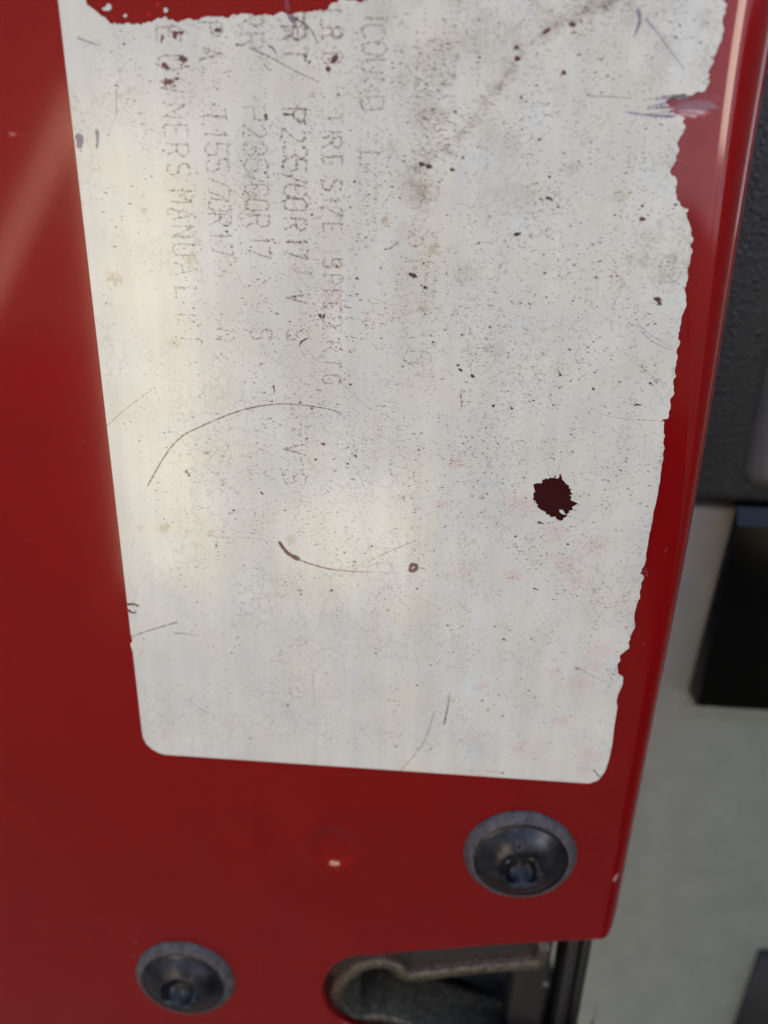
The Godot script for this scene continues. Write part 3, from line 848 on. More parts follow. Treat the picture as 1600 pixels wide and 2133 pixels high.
		blot(im, s[0], s[1], s[2] * 1.0, Color(0.42, 0.36, 0.30), 0.2 * s[3], n)
	var crease := []
	for s in [[18.65, 59.00, 1.40, 0.80], [16.51, 58.42, 1.40, 0.90], [14.58, 57.97, 1.30, 0.80], [13.17, 57.22, 1.10, 0.70], [11.49, 56.54, 1.00, 0.50], [9.60, 55.28, 1.00, 0.45], [7.96, 53.83, 1.00, 0.40], [6.83, 52.01, 1.00, 0.55], [5.67, 50.38, 0.90, 0.65], [4.21, 48.95, 0.90, 0.70], [3.27, 47.28, 0.80, 0.80], [2.04, 45.81, 0.80, 0.65], [0.50, 44.56, 0.80, 0.60], [-1.32, 43.29, 0.80, 0.50], [-2.64, 42.16, 0.90, 0.50], [-3.68, 40.73, 1.10, 0.45], [-1.98, 39.76, 1.60, 0.40], [-2.19, 38.21, 1.20, 0.35]]: crease.append(V(s[0], s[1]))
	stroke(im, crease, 1.6, 1.0, Color(0.40, 0.34, 0.28), 0.024, 0.8, TPM, TX0, TY1, n)
	stroke(im, crease, 0.6, 0.4, Color(0.36, 0.29, 0.22), 0.075, 1.0, TPM, TX0, TY1, n)
	var k4 := [-3.29, 43.35, 1.38, 54.99]
	for k in 260:
		var p := V(rng.randf_range(k4[0], k4[2]), rng.randf_range(k4[1], k4[3]))
		dash(im, p, rng.randf_range(0.1, 0.7), rng.randf_range(0.06, 0.14), Color(0.28, 0.24, 0.18), rng.randf_range(0.08, 0.5))
	# hairline cracks
	for k in 50:
		var p := V(rng.randfn(-18.0, 15.0), rng.randfn(-12.0, 22.0))
		if k > 25: p = V(rng.randfn(-8.0, 6.0), rng.randfn(-12.0, 7.0))
		if p.x < -41.5 or p.x > 30.0: continue
		crack(im, hi, p, rng.randf_range(0.0, TAU), rng.randf_range(1.0, 5.5), 0)
	# worn specks: short dashes along the brushed grain of the film
	var made := 0
	while made < 19000:
		var p := V(rng.randf_range(-42.0, 33.0), rng.randf_range(-41.0, 61.0))
		var d := clampf(0.42 + 1.1 * n.get_noise_2d(p.x * 3.5, p.y * 1.6) + 0.7 * n.get_noise_2d(p.x * 11.0, p.y * 9.0), 0.05, 1.0)
		d *= clampf((p.x + 43.0) / 22.0, 0.10, 1.0)
		d *= lerpf(0.5, 1.25, smoothstep(-40.0, 10.0, p.y)) * lerpf(1.0, 1.35, smoothstep(10.0, 45.0, p.y))
		if rng.randf() > d: continue
		made += 1
		var big := rng.randf()
		var al := 0.24 + 0.45 * rng.randf()
		var ln := rng.randf_range(0.04, 0.34)
		var wd := 0.07
		if big > 0.90:
			al = rng.randf_range(0.45, 0.8)
			wd = rng.randf_range(0.09, 0.16)
		if big > 0.997:
			al = 0.85
			wd = 0.24
			ln = 0.2
		var tone := grime
		var q := rng.randf()
		if q > 0.985: tone = Color(0.55, 0.08, 0.06)
		elif q > 0.9: tone = Color(0.30, 0.12, 0.12)
		elif q > 0.7: tone = Color(0.36, 0.29, 0.20)
		dash(im, p, ln, wd, tone, al)
	# ghosts of printed lines, worn to grains
	for g in [[-2.56, 1.51, 17.37, 35.57, 0.90], [3.80, 5.63, 4.13, 22.39, 0.80], [9.41, 11.74, 3.80, 39.00, 0.70], [5.94, 7.70, 11.49, 31.52, 0.50], [5.97, 8.00, -33.56, 0.73, 0.50], [14.59, 16.63, -38.21, -5.19, 0.50], [-19.73, -16.12, -35.66, -17.85, 0.50], [-14.23, -11.85, -40.69, 15.63, 0.45], [-23.43, -20.21, 2.70, 11.41, 0.70], [-18.28, -15.72, 2.97, 11.64, 0.80], [-29.46, -26.83, -11.49, 17.51, 0.40], [-34.60, -31.64, -8.02, 17.31, 0.35], [13.06, 14.73, 11.88, 49.79, 0.40], [-9.23, -6.48, 33.25, 50.33, 0.80], [17.93, 19.59, 20.67, 45.17, 0.30], [-4.24, -2.97, -25.73, 31.19, 0.25]]:
		for k in int((g[3] - g[2]) * 9.0):
			var yy: float = lerpf(g[2], g[3], rng.randf())
			if n.get_noise_2d(yy * 22.0, g[0] * 9.0) < -0.05: continue
			var xx: float = g[0] + (g[1] - g[0]) * roundf(rng.randf() * 3.0) / 3.0 + rng.randfn(0, 0.12)
			dash(im, V(xx, yy), rng.randf_range(0.1, 0.5), rng.randf_range(0.07, 0.15), Color(0.30, 0.26, 0.22), rng.randf_range(0.12, 0.42) * g[4])
	# what is left of the printing
	for l in [["E", -31.70, -28.78, 57.19, 0.50], ["E", -31.70, -28.78, 54.95, 0.50], ["O", -31.70, -28.78, 52.29, 0.50], ["W", -31.70, -28.78, 50.04, 0.50], ["N", -31.70, -28.78, 47.50, 0.50], ["E", -31.70, -28.78, 45.40, 0.50], ["R", -31.70, -28.78, 43.46, 0.50], ["S", -31.70, -28.78, 41.43, 0.50], ["M", -31.70, -28.78, 38.59, 0.50], ["A", -31.70, -28.78, 36.53, 0.50], ["N", -31.70, -28.78, 34.65, 0.50], ["U", -31.70, -28.78, 32.58, 0.50], ["A", -31.70, -28.78, 30.35, 0.40], ["L", -31.70, -28.78, 27.52, 0.40], ["L", -31.70, -28.78, 24.32, 0.40], ["F", -31.70, -28.78, 21.34, 0.40], ["S", -27.04, -24.25, 57.87, 0.50], ["P", -27.04, -24.25, 55.47, 0.50], ["A", -27.04, -24.25, 53.20, 0.50], ["T", -27.04, -24.25, 47.06, 0.50], ["1", -27.04, -24.25, 45.15, 0.50], ["5", -27.04, -24.25, 43.61, 0.50], ["5", -27.04, -24.25, 41.95, 0.50], ["/", -27.04, -24.25, 40.16, 0.50], ["7", -27.04, -24.25, 38.97, 0.50], ["0", -27.04, -24.25, 37.67, 0.50], ["R", -27.04, -24.25, 36.08, 0.50], ["1", -27.04, -24.25, 34.25, 0.50], ["7", -27.04, -24.25, 32.61, 0.50], ["N", -27.04, -24.25, 22.61, 0.40], ["R", -22.59, -19.70, 56.51, 0.55], ["R", -22.59, -19.70, 54.54, 0.55], ["P", -22.59, -19.70, 47.35, 0.55], ["2", -22.59, -19.70, 45.64, 0.55], ["3", -22.59, -19.70, 43.82, 0.55], ["5", -22.59, -19.70, 42.06, 0.55], ["/", -22.59, -19.70, 40.59, 0.55], ["6", -22.59, -19.70, 39.46, 0.55], ["0", -22.59, -19.70, 37.84, 0.55], ["R", -22.59, -19.70, 36.10, 0.55], ["1", -22.59, -19.70, 33.96, 0.55], ["7", -22.59, -19.70, 32.54, 0.55], ["S", -22.59, -19.70, 22.91, 0.44], ["F", -18.04, -15.18, 56.80, 0.72], ["R", -18.04, -15.18, 55.24, 0.72], ["T", -18.04, -15.18, 53.29, 0.72], ["P", -18.04, -15.18, 47.34, 0.72], ["2", -18.04, -15.18, 45.30, 0.72], ["3", -18.04, -15.18, 43.62, 0.72], ["5", -18.04, -15.18, 42.17, 0.72], ["/", -18.04, -15.18, 40.75, 0.72], ["6", -18.04, -15.18, 39.47, 0.72], ["0", -18.04, -15.18, 37.97, 0.72], ["R", -18.04, -15.18, 35.92, 0.72], ["1", -18.04, -15.18, 33.93, 0.72], ["7", -18.04, -15.18, 32.47, 0.72], ["V", -18.04, -15.18, 27.33, 0.58], ["S", -18.04, -15.18, 22.98, 0.58], ["V", -18.91, -15.59, 8.09, 0.58], ["S", -19.01, -15.63, 3.92, 0.58], ["L", -13.53, -11.12, 56.90, 0.60], ["R", -13.53, -11.12, 55.30, 0.60], ["B", -13.53, -11.12, 52.95, 0.60], ["T", -13.53, -11.12, 47.09, 0.60], ["I", -13.53, -11.12, 45.79, 0.60], ["R", -13.53, -11.12, 44.66, 0.60], ["E", -13.53, -11.12, 42.68, 0.60], ["S", -13.53, -11.12, 40.20, 0.60], ["I", -13.53, -11.12, 38.61, 0.60], ["Z", -13.53, -11.12, 37.36, 0.60], ["E", -13.53, -11.12, 35.57, 0.60], ["S", -13.53, -11.12, 31.62, 0.60], ["P", -13.53, -11.12, 29.74, 0.48], ["E", -13.53, -11.12, 28.00, 0.48], ["E", -13.53, -11.12, 26.46, 0.48], ["D", -13.53, -11.12, 24.73, 0.48], ["R", -13.53, -11.12, 21.68, 0.48], ["T", -13.53, -11.12, 19.57, 0.48], ["G", -13.53, -11.12, 17.56, 0.48], ["I", -9.15, -6.43, 56.78, 0.42], ["C", -9.15, -6.43, 55.54, 0.42], ["O", -9.15, -6.43, 54.02, 0.42], ["U", -9.15, -6.43, 52.30, 0.42], ["N", -9.15, -6.43, 50.45, 0.42], ["D", -9.15, -6.43, 48.71, 0.42], ["L", -9.15, -6.43, 43.14, 0.42], ["P", -3.40, 0.22, 39.67, 0.30], ["S", -3.40, 0.22, 34.56, 0.30], ["I", -3.40, 0.22, 32.14, 0.30], ["C", -3.40, 0.22, 30.12, 0.24], ["S", -3.40, 0.22, 26.87, 0.24], ["G", -3.40, 0.22, 20.77, 0.24], ["8", -19.61, -16.06, -21.37, 0.16], ["0", -19.68, -16.10, -24.43, 0.16], ["3", -19.75, -16.13, -27.21, 0.16], ["I", -29.55, -26.37, 12.49, 0.12], ["A", -29.72, -26.51, 9.89, 0.12], ["T", -29.89, -26.65, 7.23, 0.12], ["X", -23.40, -19.87, 7.88, 0.20], ["Y", -23.54, -19.96, 4.51, 0.20]]: letter(im, l[0], l[1], l[2], l[3], l[4], n)
	# scratches and chips
	var tones := [Color(0.16, 0.12, 0.10), Color(0.46, 0.41, 0.34), Color(0.24, 0.02, 0.03), Color(0.60, 0.60, 0.68), Color(0.40, 0.34, 0.44), Color(0.42, 0.22, 0.04)]
	for s in scratches():
		if s[0][0].distance_to(s[0][-1]) < 1.4 and s[0].size() < 3:
			chip(im, s, tones[s[3]])
			continue
		s[0] = curve(s[0], 6)
		stroke(im, s[0], s[1] * 1.6 + 0.02, s[2] * 1.6 + 0.02, tones[s[3]], minf(1.0, s[4] * 2.1), 0.72, TPM, TX0, TY1, n)
		stroke(hi, s[0], s[1] * 1.2, s[2] * 1.2, Color(0.25, 0.25, 0.25), 0.8, 0.2, TPM, TX0, TY1, n)
	# height: film ripple over the cracks and scratches
	var ripple := noise_bytes(TW, TH, 0.035, 81, 3)
	var hd := hi.get_data()
	var ho := PackedByteArray()
	ho.resize(TW * TH)
	for i in TW * TH:
		ho[i] = clampi(hd[i * 3] + (ripple[i] - 128) / 4 + (fine[i] - 128) / 10, 0, 255)
	var m := StandardMaterial3D.new()
	m.albedo_texture = ImageTexture.create_from_image(im)
	m.roughness = 0.6
	m.metallic_specular = 0.5
	m.clearcoat_enabled = true
	m.clearcoat = 1.0
	m.clearcoat_roughness = 0.19
	m.heightmap_enabled = true
	m.heightmap_texture = ImageTexture.create_from_image(Image.create_from_data(TW, TH, false, Image.FORMAT_L8, ho))
	m.heightmap_scale = 0.006
	return m

func blot(im: Image, x: float, y: float, r: float, c: Color, alpha: float, n: FastNoiseLite) -> void:
	# an uneven stain with an outline of its own
	var px := (x - TX0) * TPM
	var py := (TY1 - y) * TPM
	var rp := r * TPM * 1.5
	for j in range(maxi(0, int(py - rp)), mini(TH, int(py + rp))):
		for i in range(maxi(0, int(px - rp)), mini(TW, int(px + rp))):
			var d := Vector2(i - px, (j - py) * 1.15).length() / rp
			var v := n.get_noise_2d(i * 1.4 + x * 31.0, j * 1.4) + 0.6 * n.get_noise_2d(i * 4.0, j * 5.0)
			var k := clampf((0.62 - d + v * 0.55) * 2.6, 0.0, 1.0) * alpha
			if k > 0.004: im.set_pixel(i, j, im.get_pixel(i, j).lerp(c, k))

func dash(im: Image, p: Vector2, length: float, width: float, c: Color, alpha: float) -> void:
	var t := rng.randfn(-0.12, 0.35)
	var d := V(cos(t), sin(t)) * length * 0.5
	var steps := maxi(1, int(length * TPM / 0.9))
	for k in steps:
		var q := p - d + 2.0 * d * (k + 0.5) / steps
		dab(im, (q.x - TX0) * TPM, (TY1 - q.y) * TPM, width * 0.5 * TPM * rng.randf_range(0.7, 1.2), c, alpha * rng.randf_range(0.5, 1.0))

func chip(im: Image, s: Array, c: Color) -> void:
	# a ragged flake lost from the surface
	var a: Vector2 = s[0][0]
	var b: Vector2 = s[0][-1]
	for k in 26:
		var t := rng.randf()
		var w: float = lerpf(s[1], s[2], t) * 0.7
		var p := a.lerp(b, t) + V(rng.randfn(0, w * 0.5), rng.randfn(0, w * 0.3))
		dab(im, (p.x - TX0) * TPM, (TY1 - p.y) * TPM, rng.randf_range(0.6, 1.2) * w * 0.5 * TPM, c, s[4] * rng.randf_range(0.5, 1.0))

func crack(im: Image, hi: Image, p: Vector2, heading: float, length: float, depth: int) -> void:
	var c := Color(0.42, 0.38, 0.32)
	var gone := 0.0
	var al := rng.randf_range(0.22, 0.5)
	while gone < length:
		heading += rng.randfn(0.0, 0.18)
		for k in 4:
			p += V(cos(heading), sin(heading)) * 0.06
			dab(im, (p.x - TX0) * TPM, (TY1 - p.y) * TPM, 0.42, c, al)
			dab(hi, (p.x - TX0) * TPM, (TY1 - p.y) * TPM, 0.8, Color(0.4, 0.4, 0.4), 0.4)
		gone += 0.24
		if depth < 2 and rng.randf() < 0.05:
			crack(im, hi, p, heading + (0.9 if rng.randf() < 0.5 else -0.9), (length - gone) * 0.6, depth + 1)

const GLYPHS := {
	"A": [[0, 0, 2, 6, 4, 0], [0.8, 2.2, 3.2, 2.2]], "B": [[0, 0, 0, 6, 3, 6, 4, 5, 4, 4, 3, 3, 0, 3], [3, 3, 4, 2, 4, 1, 3, 0, 0, 0]],
	"C": [[4, 5, 3, 6, 1, 6, 0, 5, 0, 1, 1, 0, 3, 0, 4, 1]], "D": [[0, 0, 0, 6, 3, 6, 4, 5, 4, 1, 3, 0, 0, 0]],
	"E": [[4, 6, 0, 6, 0, 0, 4, 0], [0, 3, 3, 3]], "F": [[4, 6, 0, 6, 0, 0], [0, 3, 3, 3]], "G": [[4, 5, 3, 6, 1, 6, 0, 5, 0, 1, 1, 0, 3, 0, 4, 1, 4, 3, 2.4, 3]],
	"I": [[2, 0, 2, 6]], "L": [[0, 6, 0, 0, 4, 0]], "M": [[0, 0, 0, 6, 2, 3, 4, 6, 4, 0]], "N": [[0, 0, 0, 6, 4, 0, 4, 6]],
	"O": [[1, 0, 0, 1, 0, 5, 1, 6, 3, 6, 4, 5, 4, 1, 3, 0, 1, 0]], "P": [[0, 0, 0, 6, 3, 6, 4, 5, 4, 4, 3, 3, 0, 3]],
	"R": [[0, 0, 0, 6, 3, 6, 4, 5, 4, 4, 3, 3, 0, 3], [2, 3, 4, 0]], "S": [[4, 5, 3, 6, 1, 6, 0, 5, 0, 4, 1, 3, 3, 3, 4, 2, 4, 1, 3, 0, 1, 0, 0, 1]],
	"T": [[0, 6, 4, 6], [2, 6, 2, 0]], "U": [[0, 6, 0, 1, 1, 0, 3, 0, 4, 1, 4, 6]], "V": [[0, 6, 2, 0, 4, 6]], "W": [[0, 6, 1, 0, 2, 4, 3, 0, 4, 6]],
	"X": [[0, 0, 4, 6], [0, 6, 4, 0]], "Y": [[0, 6, 2, 3, 4, 6], [2, 3, 2, 0]], "Z": [[0, 6, 4, 6, 0, 0, 4, 0]], "/": [[0.5, -0.3, 3.5, 6.3]],
	"0": [[1, 0, 0, 1, 0, 5, 1, 6, 3, 6, 4, 5, 4, 1, 3, 0, 1, 0]], "1": [[1, 5, 2, 6, 2, 0]], "2": [[0, 5, 1, 6, 3, 6, 4, 5, 4, 4, 0, 0, 4, 0]],
	"3": [[0, 5, 1, 6, 3, 6, 4, 5, 4, 4, 3, 3, 4, 2, 4, 1, 3, 0, 1, 0, 0, 1], [1.5, 3, 3, 3]], "5": [[4, 6, 0, 6, 0, 3.5, 3, 3.5, 4, 2.5, 4, 1, 3, 0, 1, 0, 0, 1]],
	"6": [[4, 5, 3, 6, 1, 6, 0, 5, 0, 1, 1, 0, 3, 0, 4, 1, 4, 2.5, 3, 3.4, 0, 3]], "7": [[0, 6, 4, 6, 1.5, 0]], "8": [[1, 3, 0, 4, 0, 5, 1, 6, 3, 6, 4, 5, 4, 4, 3, 3, 1, 3, 0, 2, 0, 1, 1, 0, 3, 0, 4, 1, 4, 2, 3, 3]]}

func letter(im: Image, ch: String, x0: float, x1: float, yc: float, alpha: float, n: FastNoiseLite) -> void:
	# the text runs down the label: letters stand on x0 and reach to x1
	var h := (x1 - x0) * 0.92
	var w := h * 0.47
	for line in GLYPHS[ch]:
		var pts := []
		for k in range(0, line.size(), 2):
			pts.append(V(x0 + h * line[k + 1] / 6.0 + rng.randfn(0, 0.05), yc + w * 0.5 - w * line[k] / 4.0 + rng.randfn(0, 0.05)))
		stroke(im, pts, 0.19, 0.19, Color(0.36, 0.27, 0.21), alpha * 1.0 * clampf(0.95 + 1.2 * n.get_noise_2d(x0 * 3.0, yc * 3.0), 0.4, 1.2), 0.98, TPM, TX0, TY1, n)
		# toner left as separate grains
		for k in pts.size() - 1:
			var cnt := int(pts[k].distance_to(pts[k + 1]) * 5.0 * alpha) + 1
			for q in cnt:
				var p: Vector2 = pts[k].lerp(pts[k + 1], rng.randf()) + V(rng.randfn(0, 0.10), rng.randfn(0, 0.08))
				dash(im, p, rng.randf_range(0.08, 0.3), rng.randf_range(0.09, 0.2), Color(0.22, 0.16, 0.14), rng.randf_range(0.15, 0.55) * clampf(alpha * 1.3, 0.2, 1.0))

# ---------------------------------------------------------------- where the marks are (mm)

func scratches() -> Array:
	return [
	[[V(-37.67, 1.85), V(-36.73, 3.42), V(-35.51, 5.40), V(-34.46, 6.93), V(-33.32, 8.26), V(-31.93, 9.45), V(-30.20, 10.38), V(-28.09, 11.39), V(-25.74, 12.46), V(-23.18, 13.34), V(-20.65, 13.90), V(-18.14, 14.13), V(-15.02, 13.95), V(-12.54, 13.62), V(-11.17, 13.17)], 0.13, 0.07, 0, 0.85],
	[[V(-42.49, 10.02), V(-39.64, 12.49), V(-36.88, 14.53), V(-35.32, 15.67)], 0.06, 0.03, 0, 0.50],
	[[V(-16.28, 21.94), V(-14.96, 20.49), V(-11.93, 17.88), V(-9.45, 15.45), V(-7.27, 13.72)], 0.05, 0.03, 1, 0.50],
	[[V(-15.55, 22.56), V(-16.28, 22.12), V(-16.53, 21.51)], 0.14, 0.08, 0, 0.60],
	[[V(-1.47, -8.25), V(-1.15, -7.86), V(-0.54, -8.12), V(-0.85, -8.73), V(-1.38, -8.84), V(-1.53, -8.40)], 0.30, 0.30, 2, 1.00],
	[[V(-19.70, -5.55), V(-19.25, -6.33), V(-18.46, -7.25), V(-17.12, -7.98)], 0.25, 0.40, 2, 1.00],
	[[V(-19.70, -5.62), V(-18.86, -6.82), V(-17.26, -7.92), V(-15.24, -8.69), V(-12.53, -9.28), V(-9.83, -9.42), V(-6.79, -9.39)], 0.18, 0.05, 2, 0.90],
	[[V(-6.79, -9.39), V(-3.10, -9.24)], 0.04, 0.02, 0, 0.40],
	[[V(-7.49, -8.01), V(-5.85, -6.88), V(-3.23, -5.41), V(-0.90, -4.26)], 0.05, 0.05, 0, 0.60],
	[[V(-11.86, -9.24), V(-9.16, -8.56), V(-7.49, -8.01)], 0.03, 0.03, 0, 0.35],
	[[V(-15.08, -5.80), V(-14.54, -5.55), V(-13.73, -5.43)], 0.07, 0.03, 0, 0.70],
	[[V(-19.95, 16.44), V(-19.84, 15.70), V(-19.98, 15.25)], 0.12, 0.05, 0, 0.70],
	[[V(-43.28, -22.68), V(-40.77, -21.52), V(-38.15, -20.44), V(-35.18, -19.27)], 0.08, 0.12, 0, 0.60],
	[[V(-35.69, -21.18), V(-34.25, -21.16), V(-32.11, -21.43)], 0.09, 0.04, 0, 0.55],
	[[V(-41.97, -26.36), V(-40.66, -24.16)], 0.04, 0.03, 0, 0.35],
	[[V(3.09, -32.11), V(2.39, -35.70), V(1.57, -38.48), V(0.19, -40.89), V(-1.57, -43.74)], 0.07, 0.06, 0, 0.65],
	[[V(5.24, -28.33), V(5.00, -31.53), V(4.66, -34.46)], 0.05, 0.16, 0, 0.60],
	[[V(-15.26, -27.02), V(-15.21, -29.15), V(-14.94, -31.73)], 0.08, 0.05, 1, 0.40],
	[[V(24.32, 25.95), V(25.61, 24.97), V(28.87, 23.14)], 0.10, 0.06, 3, 0.50],
	[[V(25.04, 24.95), V(26.65, 23.75), V(28.79, 22.91)], 0.05, 0.04, 0, 0.40],
	[[V(25.36, 20.90), V(27.32, 19.49), V(29.20, 18.67)], 0.05, 0.04, 0, 0.35],
	[[V(21.54, 14.56), V(24.60, 14.07), V(28.78, 14.01)], 0.04, 0.04, 0, 0.35],
	[[V(27.93, -23.50), V(30.08, -24.17)], 0.03, 0.03, 0, 0.30],
	[[V(23.41, -23.01), V(25.26, -24.11), V(27.47, -25.19)], 0.06, 0.04, 0, 0.45],
	[[V(-21.53, 53.80), V(-19.43, 53.02), V(-17.33, 52.04), V(-15.21, 51.15), V(-13.88, 50.62)], 0.10, 0.05, 0, 0.40],
	[[V(-19.40, 54.06), V(-18.78, 53.62), V(-18.38, 52.48)], 0.09, 0.06, 0, 0.55],
	[[V(-17.46, 57.88), V(-17.22, 57.01), V(-16.46, 56.13)], 0.22, 0.25, 4, 0.60],
	[[V(-16.71, 56.79), V(-15.15, 55.93), V(-14.38, 55.05), V(-14.02, 54.15)], 0.20, 0.06, 0, 0.35],
	[[V(-16.61, 56.57), V(-16.20, 55.60), V(-16.12, 54.34)], 0.25, 0.05, 4, 0.40],
	[[V(19.70, 57.95), V(20.06, 56.88), V(19.67, 55.44)], 0.25, 0.12, 4, 0.50],
	[[V(20.67, 57.11), V(22.11, 55.83), V(23.61, 54.31), V(25.41, 52.56)], 0.14, 0.08, 4, 0.35],
	[[V(-40.60, 54.41), V(-39.24, 53.98), V(-38.03, 53.67)], 0.15, 0.08, 4, 0.35],
	[[V(-36.97, 49.95), V(-36.55, 49.77)], 0.14, 0.10, 0, 0.50],
	[[V(-36.90, 49.57), V(-37.08, 46.92)], 0.12, 0.10, 1, 0.28],
	[[V(-39.57, 45.24), V(-39.62, 44.30), V(-39.84, 43.39)], 0.25, 0.15, 4, 0.60],
	[[V(-40.46, 45.77), V(-40.70, 44.77)], 0.08, 0.05, 4, 0.40],
	[[V(-41.85, 44.60), V(-41.67, 44.25), V(-41.87, 43.59)], 0.50, 0.40, 4, 0.60],
	[[V(16.19, -3.22), V(17.51, -3.50), V(18.39, -2.74)], 0.04, 0.03, 0, 0.30],
	[[V(-6.24, 33.34), V(-5.39, 33.58), V(-4.56, 34.30)], 0.09, 0.05, 0, 0.50],
	[[V(15.60, 49.87), V(17.93, 49.83), V(20.52, 49.74)], 0.08, 0.08, 1, 0.40],
	[[V(20.20, 48.34), V(22.30, 48.15), V(24.90, 48.06)], 0.12, 0.20, 4, 0.45],
	[[V(22.19, 48.89), V(23.67, 49.29), V(25.62, 49.84), V(27.62, 50.11)], 0.15, 0.15, 4, 0.45],
	[[V(24.61, 49.82), V(27.11, 50.10)], 0.10, 0.10, 0, 0.40],
	[[V(-30.01, -5.11), V(-27.31, -5.17), V(-23.93, -5.13), V(-20.24, -5.65)], 0.04, 0.04, 1, 0.35],
	[[V(-1.13, -8.38), V(0.74, -8.42)], 0.08, 0.04, 0, 0.70],
	[[V(-2.45, -8.90), V(-1.77, -9.01)], 0.04, 0.04, 0, 0.50],
	[[V(27.94, -41.17), V(28.55, -41.95), V(29.06, -42.47)], 0.14, 0.10, 0, 0.70],
	[[V(11.43, -42.65), V(14.42, -42.96)], 0.08, 0.08, 0, 0.20],
	[[V(-42.24, -16.76), V(-41.38, -16.70), V(-40.69, -16.98)], 0.25, 0.15, 2, 0.70],
	[[V(-42.34, -17.72), V(-41.67, -18.16), V(-41.06, -17.80)], 0.25, 0.10, 2, 0.70],
	[[V(-12.02, 53.05), V(-12.33, 52.68)], 0.60, 0.35, 2, 0.80],
	[[V(-12.92, 52.03), V(-12.86, 51.80)], 0.40, 0.30, 2, 0.70],
	[[V(-29.87, 55.12), V(-28.59, 55.05)], 0.35, 0.30, 2, 0.75],
	[[V(-29.72, 54.95), V(-29.70, 54.58)], 0.40, 0.20, 2, 0.60],
	[[V(-29.09, 52.67), V(-28.83, 52.54)], 0.55, 0.45, 2, 0.75],
	[[V(-31.20, 52.03), V(-30.79, 51.67)], 0.45, 0.30, 2, 0.70],
	[[V(-31.13, 50.25), V(-30.35, 50.45)], 0.50, 0.35, 2, 0.70],
	[[V(-30.01, 50.65), V(-29.67, 50.75)], 0.30, 0.20, 2, 0.50],
	[[V(-31.07, 54.79), V(-31.23, 54.20)], 0.30, 0.20, 2, 0.50],
	[[V(-25.06, 55.47), V(-24.85, 55.38)], 0.35, 0.30, 2, 0.60],
	[[V(-17.86, 47.41), V(-16.78, 47.34)], 0.28, 0.20, 0, 0.70],
	[[V(-19.99, 47.37), V(-19.85, 46.79)], 0.30, 0.20, 0, 0.70],
	[[V(-32.05, 4.20), V(-31.77, 3.53)], 0.35, 0.20, 2, 0.60],
	[[V(-2.94, 30.60), V(-2.36, 30.45)], 0.45, 0.30, 0, 0.95],
	[[V(-1.33, 29.27), V(-0.98, 29.11)], 0.35, 0.15, 0, 0.85],
	[[V(-1.56, 42.54), V(-1.12, 42.40)], 0.45, 0.30, 0, 0.90],
	[[V(-2.22, 42.67), V(-2.11, 42.53)], 0.40, 0.30, 0, 0.80],
	[[V(1.18, 42.26), V(1.41, 42.11)], 0.30, 0.20, 0, 0.70],
	[[V(9.11, 35.50), V(9.44, 35.56)], 0.40, 0.30, 0, 0.80],
	[[V(12.29, 39.52), V(12.86, 39.28)], 0.30, 0.20, 0, 0.85],
	[[V(12.61, 52.02), V(12.82, 51.98)], 0.40, 0.25, 2, 0.80],
	[[V(7.54, 53.33), V(7.86, 53.20)], 0.40, 0.25, 2, 0.85],
	[[V(7.39, 54.36), V(7.62, 54.19)], 0.30, 0.20, 2, 0.60],
	[[V(12.90, 56.52), V(13.26, 56.43)], 0.40, 0.30, 2, 0.70],
	[[V(10.20, 55.82), V(10.79, 56.00)], 0.40, 0.25, 2, 0.60],
	[[V(26.18, 28.92), V(26.68, 28.55)], 0.45, 0.35, 2, 0.80],
	[[V(26.60, 28.38), V(26.86, 28.17)], 0.30, 0.15, 2, 0.70],
	[[V(23.17, 37.62), V(23.52, 37.48)], 0.35, 0.25, 2, 0.70],
	[[V(20.23, 17.82), V(20.38, 17.58)], 0.20, 0.12, 2, 0.60],
	[[V(25.64, 15.91), V(26.46, 15.95)], 0.30, 0.12, 2, 0.65],
	[[V(-13.43, 25.56), V(-13.49, 25.15)], 0.20, 0.15, 0, 0.80],
	[[V(-14.02, 25.60), V(-13.73, 25.03)], 0.28, 0.15, 0, 0.85],
	[[V(-11.96, 31.36), V(-11.79, 31.20)], 0.30, 0.20, 5, 0.90],
	[[V(16.81, 5.77), V(16.96, 6.11)], 0.20, 0.10, 2, 0.60],
	[[V(15.41, -0.58), V(15.94, -0.76)], 0.35, 0.15, 0, 0.85],
	[[V(16.56, -0.66), V(17.50, -0.47)], 0.12, 0.06, 0, 0.60],
	[[V(3.55, 19.55), V(3.92, 19.26)], 0.30, 0.15, 0, 0.80],
	[[V(5.15, 18.77), V(5.29, 18.59)], 0.30, 0.20, 0, 0.90],
	[[V(8.03, 14.90), V(8.25, 15.15)], 0.25, 0.15, 0, 0.85],
	[[V(15.68, 19.80), V(16.09, 19.33)], 0.12, 0.08, 0, 0.60],
	[[V(-13.68, 8.98), V(-13.42, 8.86)], 0.25, 0.20, 2, 0.75],
	[[V(-9.36, 7.61), V(-9.23, 7.41)], 0.20, 0.15, 0, 0.80],
	[[V(-22.01, 1.75), V(-21.82, 1.48)], 0.25, 0.12, 0, 0.85],
	[[V(-26.02, -1.07), V(-25.76, -1.12)], 0.20, 0.12, 0, 0.80],
	[[V(12.23, -18.93), V(12.53, -19.15)], 0.25, 0.12, 0, 0.80],
	[[V(23.07, -23.03), V(23.52, -23.33)], 0.22, 0.10, 0, 0.80],
	[[V(15.83, -10.56), V(16.31, -10.76)], 0.22, 0.12, 0, 0.75],
	[[V(-12.53, -12.55), V(-12.39, -12.69)], 0.25, 0.20, 0, 0.60],
	[[V(-17.34, -12.85), V(-16.51, -12.95)], 0.20, 0.12, 0, 0.60],
	[[V(-2.48, -38.99), V(-2.39, -39.35)], 0.30, 0.20, 1, 0.60],
